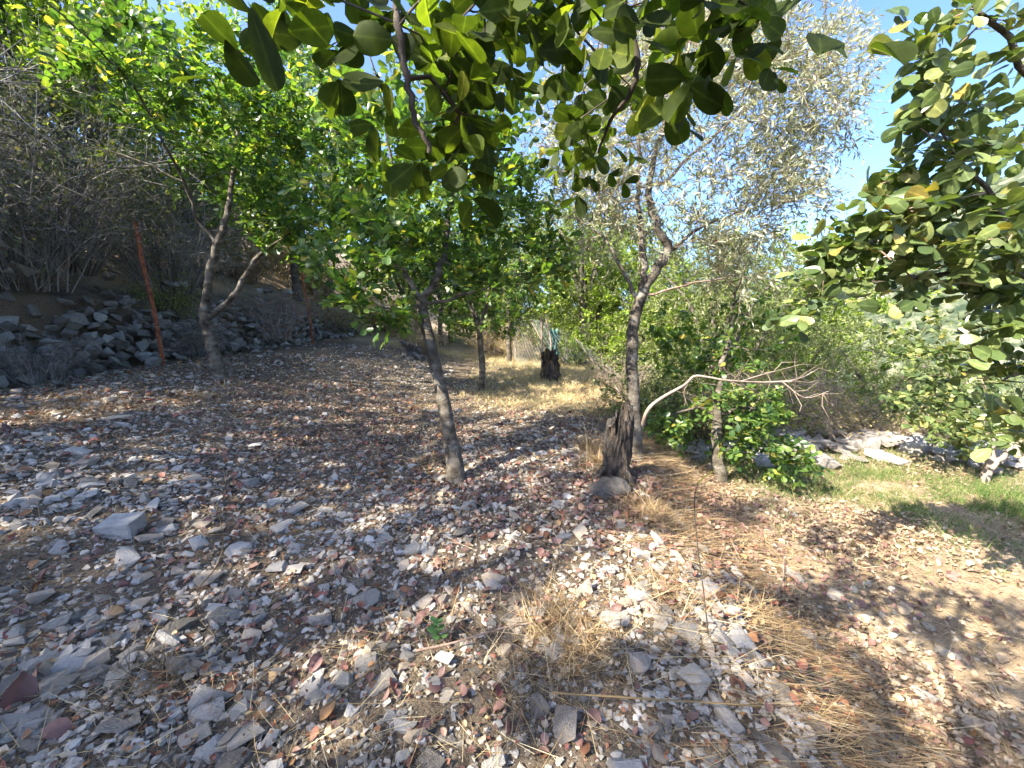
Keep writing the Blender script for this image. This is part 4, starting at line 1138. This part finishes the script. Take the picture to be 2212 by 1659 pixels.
MARKED = [G(u, v) for u, v in ((238, 1150), (1563, 1545), (1650, 1605), (265, 1570), (1265, 1285), (690, 1345), (1380, 1440), (1500, 1475), (1165, 1535), (1218, 1580), (245, 905), (90, 1295))]
def slope_stones():
    rng = np.random.default_rng(81); n = 52000
    # more stones close to the camera, fewer far away
    y = .35 + 11.5 * rng.random(n) ** 1.9; half = 1.35 * y + .8
    x = rng.uniform(-1, 1, n) * half
    ok = (x > -5.9) & (x < 2.9)
    crest = .95 + .13 * np.clip(y - 2.6, -2, 30)
    dens = np.where(x > crest + .35, .14, 1.0) * np.where(x < -4.6, .6, 1) * np.clip(.8 + .75 * vnoise(x * 1.1, y * 1.1, 12), .15, 1)
    dens = dens * np.where((y + .5 * x > 6.2) & (x > -1.4), .22, 1)
    ok &= rng.random(n) < dens
    x, y = x[ok], y[ok]; n = len(x)
    s = np.clip(np.exp(rng.normal(math.log(.036), .50, n)), .015, .13)
    s = np.where(y < 1.3, np.minimum(s, .11), s)
    for p in MARKED:
        s = np.where(np.hypot(x - p[0], y - p[1]) < .22, np.minimum(s, .045), s)
    z = hgt(x, y)
    rz = rng.uniform(0, 6.28, n); el = rng.uniform(.55, 1.0, n); fl = rng.uniform(.28, .55, n)
    gx = (hgt(x + .1, y) - hgt(x - .1, y)) / .2; gy = (hgt(x, y + .1) - hgt(x, y - .1)) / .2
    N = unit(np.stack([-gx, -gy, np.ones(n)], 1) + rng.normal(0, .20, (n, 3)))
    A = np.stack([np.cos(rz), np.sin(rz), np.zeros(n)], 1); A = unit(A - N * np.sum(A * N, 1, keepdims=True)); B = np.cross(N, A)
    pos = np.stack([x, y, z + s * fl * .18], 1)
    u, v, t = proj(pos); inview = (u > 0) & (u < 2212) & (v > 0) & (v < 1659)
    score = np.where(inview, s / np.maximum(t, .3), 0)
    big = np.argsort(-score)[:285]; rest = np.setdiff1d(np.arange(n), big)
    for q, i in enumerate(big):
        o = obj('loose_stone', stone_mesh(q * 7 + 3, M['stone']))
        a, b2, c = A[i] * s[i] * 1.25, B[i] * s[i] * el[i] * 1.25, N[i] * s[i] * fl[i] * 1.25
        o.matrix_world = Matrix(((a[0], b2[0], c[0], x[i]), (a[1], b2[1], c[1], y[i]), (a[2], b2[2], c[2], pos[i, 2]), (0, 0, 0, 1)))
        sh = 'flat' if fl[i] < .40 else 'blocky' if el[i] > .85 and fl[i] > .5 else 'long' if el[i] < .68 else 'angular'
        sz = 'large' if s[i] > .105 else 'fist sized' if s[i] > .075 else 'small'
        tag(o, f'{sz} {sh} grey stone {where(pos[i])}', 'stone', 'loose limestones lying on the slope')
    # the rest, in one go
    Vs, Fs, off = [], [], 0
    for k in range(len(STONES)):
        sel = rest[k::len(STONES)]
        T, F = STONES[k]
        V = pos[sel][:, None] + T[None, :, 0:1] * (A[sel] * s[sel, None])[:, None] + T[None, :, 1:2] * (B[sel] * (s * el)[sel, None])[:, None] + T[None, :, 2:3] * (N[sel] * (s * fl)[sel, None])[:, None]
        FF = (F[None] + (np.arange(len(sel)) * len(T))[:, None, None]).reshape(-1, 3) + off
        Vs.append(V.reshape(-1, 3)); Fs.append(FF); off += len(sel) * len(T)
    tag(obj('scree', mk_mesh('scree', np.concatenate(Vs), np.concatenate(Fs), M['stone'], False)), 'scree of small limestone pieces covering the slope', 'scree', None, 'stuff')
    # gravel
    n = 62000; y = .3 + 8.0 * rng.random(n) ** 1.7; x = rng.uniform(-1, 1, n) * (1.35 * y + .7)
    ok = (x > -5.9) & (x < 2.6) & (rng.random(n) < np.where(x > .95 + .13 * np.clip(y - 2.6, -2, 30) + .3, .15, 1) * np.clip(.75 + .6 * vnoise(x * 2, y * 2, 4), .1, 1))
    x, y = x[ok], y[ok]; n = len(x); s = rng.uniform(.008, .034, n)
    pos = np.stack([x, y, hgt(x, y) + s * .15], 1); A = unit(rng.normal(0, 1, (n, 3)) * np.array([1, 1, .3])); N = unit(rng.normal(0, .35, (n, 3)) + np.array([0, 0, 1])); N = unit(N - A * np.sum(N * A, 1, keepdims=True))
    Vs, Fs, off = [], [], 0
    for k in range(len(GRAVEL)):
        sel = slice(k, None, len(GRAVEL)); V, F = inst(GRAVEL[k][0] * np.array([1, .8, .42]), GRAVEL[k][1], pos[sel], A[sel], np.cross(N, A)[sel], N[sel], s[sel])
        Vs.append(V); Fs.append(F + off); off += len(V)
    n = 46000; y = 2.6 + 6.4 * rng.random(n) ** 1.1; x = rng.uniform(-1, 1, n) * (1.2 * y + .3)
    ok = (x > -5.9) & (x < .8 + .13 * (y - 2.6)) & ~((y + .3 * x > 6.4) & (x > -.8)) & (rng.random(n) < np.clip(.7 + .5 * vnoise(x * 1.6, y * 1.6, 44), .1, 1))
    x, y = x[ok], y[ok]; n = len(x); s = np.clip(np.exp(rng.normal(math.log(.032), .4, n)), .014, .07)
    pos = np.stack([x, y, hgt(x, y) + s * .12], 1); A = unit(rng.normal(0, 1, (n, 3)) * np.array([1, 1, .25])); N = unit(rng.normal(0, .28, (n, 3)) + np.array([0, 0, 1])); N = unit(N - A * np.sum(N * A, 1, keepdims=True))
    for k in range(len(GRAVEL)):
        sel = slice(k, None, len(GRAVEL)); V, F = inst(GRAVEL[k][0] * np.array([1, .75, .4]), GRAVEL[k][1], pos[sel], A[sel], np.cross(N, A)[sel], N[sel], s[sel])
        Vs.append(V); Fs.append(F + off); off += len(V)
    tag(obj('gravel', mk_mesh('gravel', np.concatenate(Vs), np.concatenate(Fs), M['gravel'], False)), 'fine limestone gravel between the stones', 'gravel', None, 'stuff')
slope_stones()

def marked_stone(u, v, dims, rz, label, shape, mat='stone', tilt=(0, 0), sink=.3):
    p = G(u, v)
    o = obj('loose_stone', stone_mesh(shape, M[mat]))
    R = Matrix.Rotation(rz, 3, 'Z') @ Matrix.Rotation(tilt[0], 3, 'X') @ Matrix.Rotation(tilt[1], 3, 'Y') @ Matrix.Diagonal(dims)
    o.matrix_world = Matrix.Translation(Vector((p[0], p[1], p[2] + dims[2] * (.5 - sink)))) @ R.to_4x4()
    tag(o, label, 'stone', 'loose limestones lying on the slope')
def block_stone():
    """The pale squared block at the left: a worn box of its own."""
    rng = np.random.default_rng(83); p = G(238, 1165)
    bm = bmesh.new(); bmesh.ops.create_cube(bm, size=1)
    for v_ in bm.verts: v_.co += Vector(rng.normal(0, .05, 3))
    bmesh.ops.bevel(bm, geom=bm.edges[:], offset=.05, segments=1, affect='EDGES')
    me = bpy.data.meshes.new('block'); bm.to_mesh(me); bm.free(); me.materials.append(M['block'])
    o = obj('block_stone', me, None, (p[0], p[1] + .08, p[2] + .035)); o.scale = (.185, .15, .10); o.rotation_euler = (.10, -.05, .10)
    tag(o, 'pale squared block of limestone, the largest stone at the left', 'stone')
block_stone()
marked_stone(1563, 1545, (.075, .19, .06), .15, 'long rounded whitish stone near the bottom right of the scree', 4, 'rock_pale')
marked_stone(1650, 1605, (.07, .26, .05), .55, 'long thin grey stone slanting at the bottom edge right of the whitish one', 9)
marked_stone(265, 1570, (.17, .12, .05), .5, 'dark grey flat stone at the lower left beside the red leaves', 6)
marked_stone(1265, 1285, (.11, .10, .10), .3, 'upright blue grey wedge stone right of the leafy weed', 11)
marked_stone(690, 1345, (.15, .08, .06), .1, 'whitish smooth stone in the middle of the lower slope', 2, 'rock_pale')
marked_stone(1380, 1440, (.12, .10, .09), 1.1, 'big blocky grey stone below the brown dry weeds', 13)
marked_stone(1500, 1475, (.12, .11, .08), 2.1, 'dark blue grey cobble at the right end of the scree', 15)
marked_stone(1165, 1535, (.08, .10, .07), .1, 'bright squared stone at the bottom centre', 17, 'rock_pale')
marked_stone(1218, 1580, (.10, .22, .08), -.2, 'long pale boulder at the bottom centre beside the bright squared stone', 19, 'rock_pale')
marked_stone(245, 905, (.34, .12, .05), .1, 'flat bluish slab lying at the upper left of the slope', 8)
marked_stone(90, 1295, (.11, .09, .07), .9, 'dark angular stone at the left edge below the block', 10)

# ------------------------------------------------------------------ dead leaves, straw, grass
def lay(rng, x, y, s, tilt=.45, lift=.012):
    n = len(x); rz = rng.uniform(0, 6.28, n)
    N = unit(rng.normal(0, tilt, (n, 3)) + np.array([0, 0, 1])); A = np.stack([np.cos(rz), np.sin(rz), np.zeros(n)], 1); A = unit(A - N * np.sum(A * N, 1, keepdims=True))
    pos = np.stack([x, y, hgt(x, y) + lift + rng.uniform(0, .02, n)], 1) - A * s[:, None] * .5
    return pos, A, np.cross(N, A), N, s

def leaf_litter():
    rng = np.random.default_rng(91)
    def scatter(n, xr, yr, fn):
        x = rng.uniform(*xr, n); y = rng.uniform(*yr, n); k = rng.random(n) < np.clip(fn(x, y), 0, 1); return x[k], y[k]
    def blob(x, y, cx, cy, r): return np.exp(-((x - cx) ** 2 + (y - cy) ** 2) / (r * r))
    red = scatter(26000, (-4.5, 3.4), (.5, 6.5), lambda x, y: .85 * blob(x, y, .6, 3.2, .75) + .75 * blob(x, y, 2.3, 3.5, .95) + .4 * blob(x, y, -.4, 3.3, .6) + .30 * blob(x, y, -2.2, 4.8, 1.1) + .07 + .20 * np.clip(vnoise(x * 1.5, y * 1.5, 8), 0, 1))
    mix_ = scatter(16000, (-5.5, 2.2), (.35, 9.5), lambda x, y: .18 + .45 * np.clip(vnoise(x * 1.2 + 4, y * 1.2, 6), 0, 1) + .5 * blob(x, y, -.7, 3.6, .45) + .45 * np.exp(-((x - 1.35 - .1 * (y - 2.6)) / .45) ** 2) * (y < 4))
    tan = scatter(62000, (1.2, 6.0), (.2, 5.4), lambda x, y: sstep(1.3, 2.0, x - .06 * y) * np.clip(.38 + .75 * vnoise(x * 1.4, y * 1.4, 5) + .3 * vnoise(x * 4, y * 4, 19), .08, 1) * (1 - .9 * np.clip(grass_amount(x, y) * 1.4, 0, 1)))
    sets = []
    for (x, y), mat in ((red, 'litter_red'), (mix_, 'litter'), (tan, 'litter_tan')):
        tn = mat == 'litter_tan'; s = np.clip(np.exp(rng.normal(math.log(.026 if tn else .034), .38, len(x))), .012, .07); sets.append((lay(rng, x, y, s, .32 if tn else .45), mat))
    x, y = scatter(60000, (-5.5, 2.0), (.35, 7.5), lambda x, y: np.exp(-y / 5.5) * (.55 + .4 * vnoise(x * 1.7, y * 1.7, 31)))
    CR = lay(rng, x, y, rng.uniform(.010, .028, len(x)), .5, .004)
    V, F = inst(*BROAD_F, *CR)
    tag(obj('leaf_crumbs', mk_mesh('leaf_crumbs', V, F, M['litter'])), 'crumbled bits of dead leaf and bark between the stones', 'leaf litter', None, 'stuff')
    sc = []
    for k, (L, mat) in enumerate(sets):
        u, v, t = proj(L[0]); inv = (u > 0) & (u < 2212) & (v > 0) & (v < 1659)
        f = np.abs(np.sum(L[3] * unit(L[0] - np.array([0, 0, CAM_H])), 1))
        sc += [(a, k, i) for i, a in enumerate(np.where(inv, L[4] / np.maximum(t, .3) * (.4 + f), 0))]
    sc.sort(reverse=True); pick = [set(), set(), set()]
    words = {'litter_red': 'reddish brown', 'litter': 'brown', 'litter_tan': 'tan'}
    for q, (a, k, i) in enumerate(sc[:285]):
        L, mat = sets[k]; pick[k].add(i)
        key = ('dead', mat, q % 4)
        if key not in _leafmesh: _leafmesh[key] = mk_mesh('fallen_leaf', *DEAD[q % 4], M[mat])
        o = bpy.data.objects.new('fallen_leaf', _leafmesh[key]); COL.objects.link(o)
        A, B, N, p = L[1][i] * L[4][i], L[2][i] * L[4][i], L[3][i] * L[4][i], L[0][i]
        o.matrix_world = Matrix(((A[0], B[0], N[0], p[0]), (A[1], B[1], N[1], p[1]), (A[2], B[2], N[2], p[2]), (0, 0, 0, 1)))
        c = ['folded', 'arched', 'curled', 'flat'][q % 4]
        tag(o, f'{words[mat]} {c} fallen leaf {where(p)}', 'leaf', 'fallen leaves on the ground')
    Vall = {}
    for k, (L, mat) in enumerate(sets):
        keep = np.array([i for i in range(len(L[0])) if i not in pick[k]]); Vs, Fs, off = [], [], 0
        for q in range(4):
            V, F = inst(*DEAD[q], *subset(L, keep[q::4])); Vs.append(V); Fs.append(F + off); off += len(V)
        nm = {'litter_red': 'reddish dead leaves strewn under the carobs', 'litter': 'brown dead leaves scattered among the stones', 'litter_tan': 'tan dead leaves covering the lower terrace'}[mat]
        tag(obj('leaf_litter', mk_mesh('leaf_litter', np.concatenate(Vs), np.concatenate(Fs), M[mat])), nm, 'leaf litter', None, 'stuff')

def grass_amount(x, y):
    e = ((x - 4.8) / 2.0) ** 2 + ((y - 4.35 + .25 * (x - 4.8)) / 1.1) ** 2
    return np.exp(-e) * np.clip(.65 + .7 * vnoise(x * 2, y * 2, 15) + .4 * vnoise(x * 5, y * 5, 16), 0, 1)

def blades(rng, x, y, lmin, lmax, up, width, lift=0.0, dirs=None):
    n = len(x); L = rng.uniform(lmin, lmax, n)
    A = rng.normal(0, 1, (n, 3)) if dirs is None else dirs + rng.normal(0, .35, (n, 3))
    A[:, 2] = np.abs(A[:, 2]) * .3 + up; A = unit(A)
    N = unit(np.cross(A, rng.normal(0, 1, (n, 3)))); 
    pos = np.stack([x, y, hgt(x, y) + lift], 1)
    T, F = BLADE; T = T * np.array([1, width / .035, 1])
    return inst(T, F, pos, A, np.cross(N, A), N, L)

def grasses():
    rng = np.random.default_rng(95)
    n = 90000; x = rng.uniform(2.4, 7.5, n); y = rng.uniform(2.6, 6.4, n); k = rng.random(n) < grass_amount(x, y) * 1.2; x, y = x[k], y[k]
    V, F = blades(rng, x, y, .04, .12, 1.1, .05)
    tag(obj('green_grass', mk_mesh('green_grass', V, F, M['grass'])), 'short green grass on the lower terrace before the pale ledge', 'grass', None, 'stuff')
    # short dry grass of the sunlit path and clumps along the bank
    n = 90000; x = rng.uniform(-4.0, 3.6, n); y = rng.uniform(4.4, 14, n); k = rng.random(n) < turf_amount(x, y) * sstep(4, 6, y) * .9 + .03; x, y = x[k], y[k]
    V, F = blades(rng, x, y, .05, .15, .8, .05)
    tag(obj('dry_turf', mk_mesh('dry_turf', V, F, M['pale_turf'])), 'short straw coloured grass on the sunlit path', 'grass', None, 'stuff')
    n = 42000; y = .4 + 6.0 * rng.random(n) ** 1.4; cr = .95 + .13 * np.clip(y - 2.6, -2, 30); x = cr + .45 + rng.normal(0, .42, n)
    k = rng.random(n) < np.clip(.4 + .8 * vnoise(x * 3, y * 3, 22), .02, 1) * .5; x, y = x[k], y[k]
    d = np.stack([np.full(len(x), .9), np.full(len(x), -.35), np.full(len(x), -.1)], 1)
    V, F = blades(rng, x, y, .08, .28, .05, .011, .010, d)
    tag(obj('combed_straw', mk_mesh('combed_straw', V, F, M['bank_straw'])), 'dry grass lying down the bank between scree and lower terrace', 'grass', None, 'stuff')
    n = 26000; x = rng.uniform(1.5, 6.0, n); y = rng.uniform(.4, 5.2, n); k = rng.random(n) < np.clip(.45 + .8 * vnoise(x * 1.3 + 7, y * 1.3, 23), .05, 1); x, y = x[k], y[k]
    V, F = blades(rng, x, y, .03, .16, .06, .018, .012)
    tag(obj('terrace_straw', mk_mesh('terrace_straw', V, F, M['straw'])), 'bits of straw matted over the lower terrace', 'straw', None, 'stuff')
    # loose stalks strewn over the stones
    n = 11000; y = .4 + 7 * rng.random(n) ** 1.6; x = rng.uniform(-1, 1, n) * (1.3 * y + .5); k = (x > -5.8) & (x < 4); x, y = x[k], y[k]
    V, F = blades(rng, x, y, .05, .26, .10, .012, .015)
    tag(obj('straw_stalks', mk_mesh('straw_stalks', V, F, M['straw'])), 'loose dry stalks strewn over the stones', 'straw', None, 'stuff')
    # brown tufts of dry weed
    spots = [(1240, 1400, 900, .26), (1180, 1330, 300, .2), (1400, 1100, 500, .22), (1430, 1120, 500, .25), (1270, 970, 450, .10), (1295, 1000, 400, .10), (200, 880, 400, .4), (130, 900, 300, .4), (1450, 1290, 300, .25), (900, 880, 160, .2), (330, 1480, 160, .14), (1640, 1330, 300, .3), (420, 860, 200, .3), (1120, 1480, 200, .2), (930, 1000, 200, .2)]
    X, Y = [], []
    for u, v, m, r in spots:
        p = G(u, v); X.append(p[0] + rng.normal(0, r * .5, m)); Y.append(p[1] + rng.normal(0, r * .5, m))
    x, y = np.concatenate(X), np.concatenate(Y)
    V, F = blades(rng, x, y, .06, .20, .45, .02, .01)
    tag(obj('dry_weeds', mk_mesh('dry_weeds', V, F, M['bank_straw'])), 'low brown tufts of withered weeds on the stony slope', 'weeds', None, 'stuff')
    X, Y = [], []
    for u, v, m, r in [(1272, 930, 40, .14), (1290, 960, 40, .12), (1250, 960, 20, .2)]:
        p = G(u, v + 60); X.append(p[0] + rng.normal(0, r * .5, m)); Y.append(p[1] + rng.normal(0, r * .5, m))
    V, F = blades(rng, np.concatenate(X), np.concatenate(Y), .2, .48, 2.2, .006)
    tag(obj('tall_straw', mk_mesh('tall_straw', V, F, M['bank_straw'])), 'upright dry stalks beside the left of the dark stump', 'straw', None, 'stuff')
leaf_litter()
grasses()

# ------------------------------------------------------------------ sticks, stalks and a few marked small things
def stick(label, pts, r0, r1, mat, lift=.03, name='stick'):
    rng = np.random.default_rng(int(pts[0][0])); w = [G(u, v, lift) for u, v in pts]; c = catmull(w, 5)
    base = c[0]; tb = Tubes(); tb.add(c, np.linspace(r0, r1, len(c)), 6, .12, rng)
    tag(obj(name, tb.mesh(name, M[mat], base), None, base), label, 'stick')
stick('long reddish brown stick lying below the leafy weed', [(900, 1428), (985, 1408), (1080, 1378), (1150, 1365)], .006, .003, 'bark_red', .05)
stick('short dark stick crossing below the reddish one', [(1085, 1400), (1130, 1425), (1190, 1462)], .006, .004, 'bark_dark', .05)
stick('pale dry stalk lying left of the leafy weed', [(700, 1560), (830, 1440), (885, 1290)], .004, .002, 'straw', .06, 'dry_stalk')
stick('curved pale straw standing off the ground at the left', [(430, 1290), (470, 1240), (485, 1180), (470, 1110)], .004, .002, 'straw', .05, 'dry_stalk')
stick('straw stalk lying across the bottom right corner of the scree', [(1190, 1530), (1420, 1545), (1640, 1560)], .004, .003, 'straw', .07, 'dry_stalk')
stick('pale curved stick on the bank at right', [(1675, 1300), (1690, 1260), (1692, 1215)], .006, .003, 'deadwood', .05)
stick('thin pole fallen against the bushes right of the far stump', [(1300, 790), (1330, 850), (1350, 880)], .02, .012, 'deadwood', .12)

def weed_stalk():
    b = G(1532, 1385); t = float(proj(b)[2]); tb = Tubes()
    c = catmull([b, P(1520, 1280, t), P(1506, 1170, t - .02), P(1500, 1080, t - .03), P(1512, 1040, t), P(1540, 1018, t)], 5)
    tb.add(c, np.linspace(.0032, .0014, len(c)), 5)
    root = thing('weed_stalk', 'tall thin dark weed stalk bent yellow at its tip, right of the stump', 'weed', b)
    obj('stem', tb.mesh('stem', M['bark_dark'], b), root)
    tb = Tubes(); tb.add(c[-7:], np.linspace(.0036, .0032, 7), 5); obj('tip', tb.mesh('tip', M['yellow'], b), root)
weed_stalk()

def leafy_weed():
    rng = np.random.default_rng(97); b = G(944, 1392); root = thing('leafy_weed', 'single small green leafy weed among the stones', 'weed', b)
    tb = Tubes(); tb.add([b - np.array([0, 0, .02]), b + np.array([.005, 0, .06]), b + np.array([.0, 0, .13])], [.004, .003, .002], 5); obj('stem', tb.mesh('stem', M['weed'], b), root)
    me = mk_mesh('leaf', *CAROB_N[2], M['weed'])
    for k in range(11):
        o = obj('leaf', me, root, (0, 0, .03 + .009 * k)); s = .055 - .002 * k; o.scale = (s, s * .9, s); o.rotation_euler = (rng.normal(0, .2), -.5 - .04 * k, k * 2.4)
leafy_weed()

def big_red_leaves():
    spec = [('crumpled dark red leaf standing up in the bottom left corner', 45, 1520, .13, (.2, .1, 1), (.8, -.6, .2)), ('dark red leaf lying against the crumpled one in the corner', 75, 1475, .10, (.7, .3, .6), (-.3, -.6, .7)),
            ('red leaf lying right of the lower middle stones', 680, 1450, .075, (.3, .8, .4), (.2, -.7, .7)), ('pink brown leaf flat at lower left below the red ones', 118, 1590, .085, (.9, .2, .1), (0, -.4, .9)), ('orange red leaf near the bottom left of centre', 915, 1585, .06, (.4, .5, .5), (.3, -.7, .6)), ('dark red folded leaf right of the blue grey wedge stone', 1328, 1325, .06, (.9, .1, .2), (0, -.6, .8))]
    for k, (lab, u, v, s, ax, nr) in enumerate(spec):
        p = G(u, v, .03); A = unit(np.array(ax)); N = unit(np.array(nr)); N = unit(N - A * np.dot(N, A)); B = np.cross(N, A)
        o = obj('fallen_leaf', mk_mesh('fallen_leaf', *DEAD[k % 4], M['litter_red'])); A, B, N = A * s, B * s, N * s; p = p - A * .4
        o.matrix_world = Matrix(((A[0], B[0], N[0], p[0]), (A[1], B[1], N[1], p[1]), (A[2], B[2], N[2], p[2]), (0, 0, 0, 1)))
        tag(o, lab, 'leaf', 'fallen leaves on the ground')
big_red_leaves()
def unique_labels():
    groups = {}
    for o in bpy.data.objects:
        if o.parent is None and o.get('group') and o.get('label'): groups.setdefault(o['label'], []).append(o)
    for lab, os_ in groups.items():
        if len(os_) < 2: continue
        pr = {o.name: proj(np.array(o.matrix_world.translation if o.matrix_basis is None else o.matrix_basis.translation)) for o in os_}
        words = ['leftmost', 'second from left', 'third from left', 'fourth from left', 'fifth from left', 'sixth from left', 'seventh from left', 'eighth from left', 'ninth from left', 'tenth from left', 'eleventh from left', 'twelfth from left', 'thirteenth from left', 'fourteenth from left']
        os_.sort(key=lambda o: pr[o.name][0])
        for k, o in enumerate(os_[:-1]):
            if k < len(words): o['label'] = lab + ', ' + words[k]
        os_[-1]['label'] = lab + ', rightmost'
unique_labels()
print('objects', len(bpy.data.objects), 'tris', sum(len(o.data.polygons) * (1 if o.data.polygons[0].loop_total == 3 else 2) for o in bpy.data.objects if o.type == 'MESH' and len(o.data.polygons)))
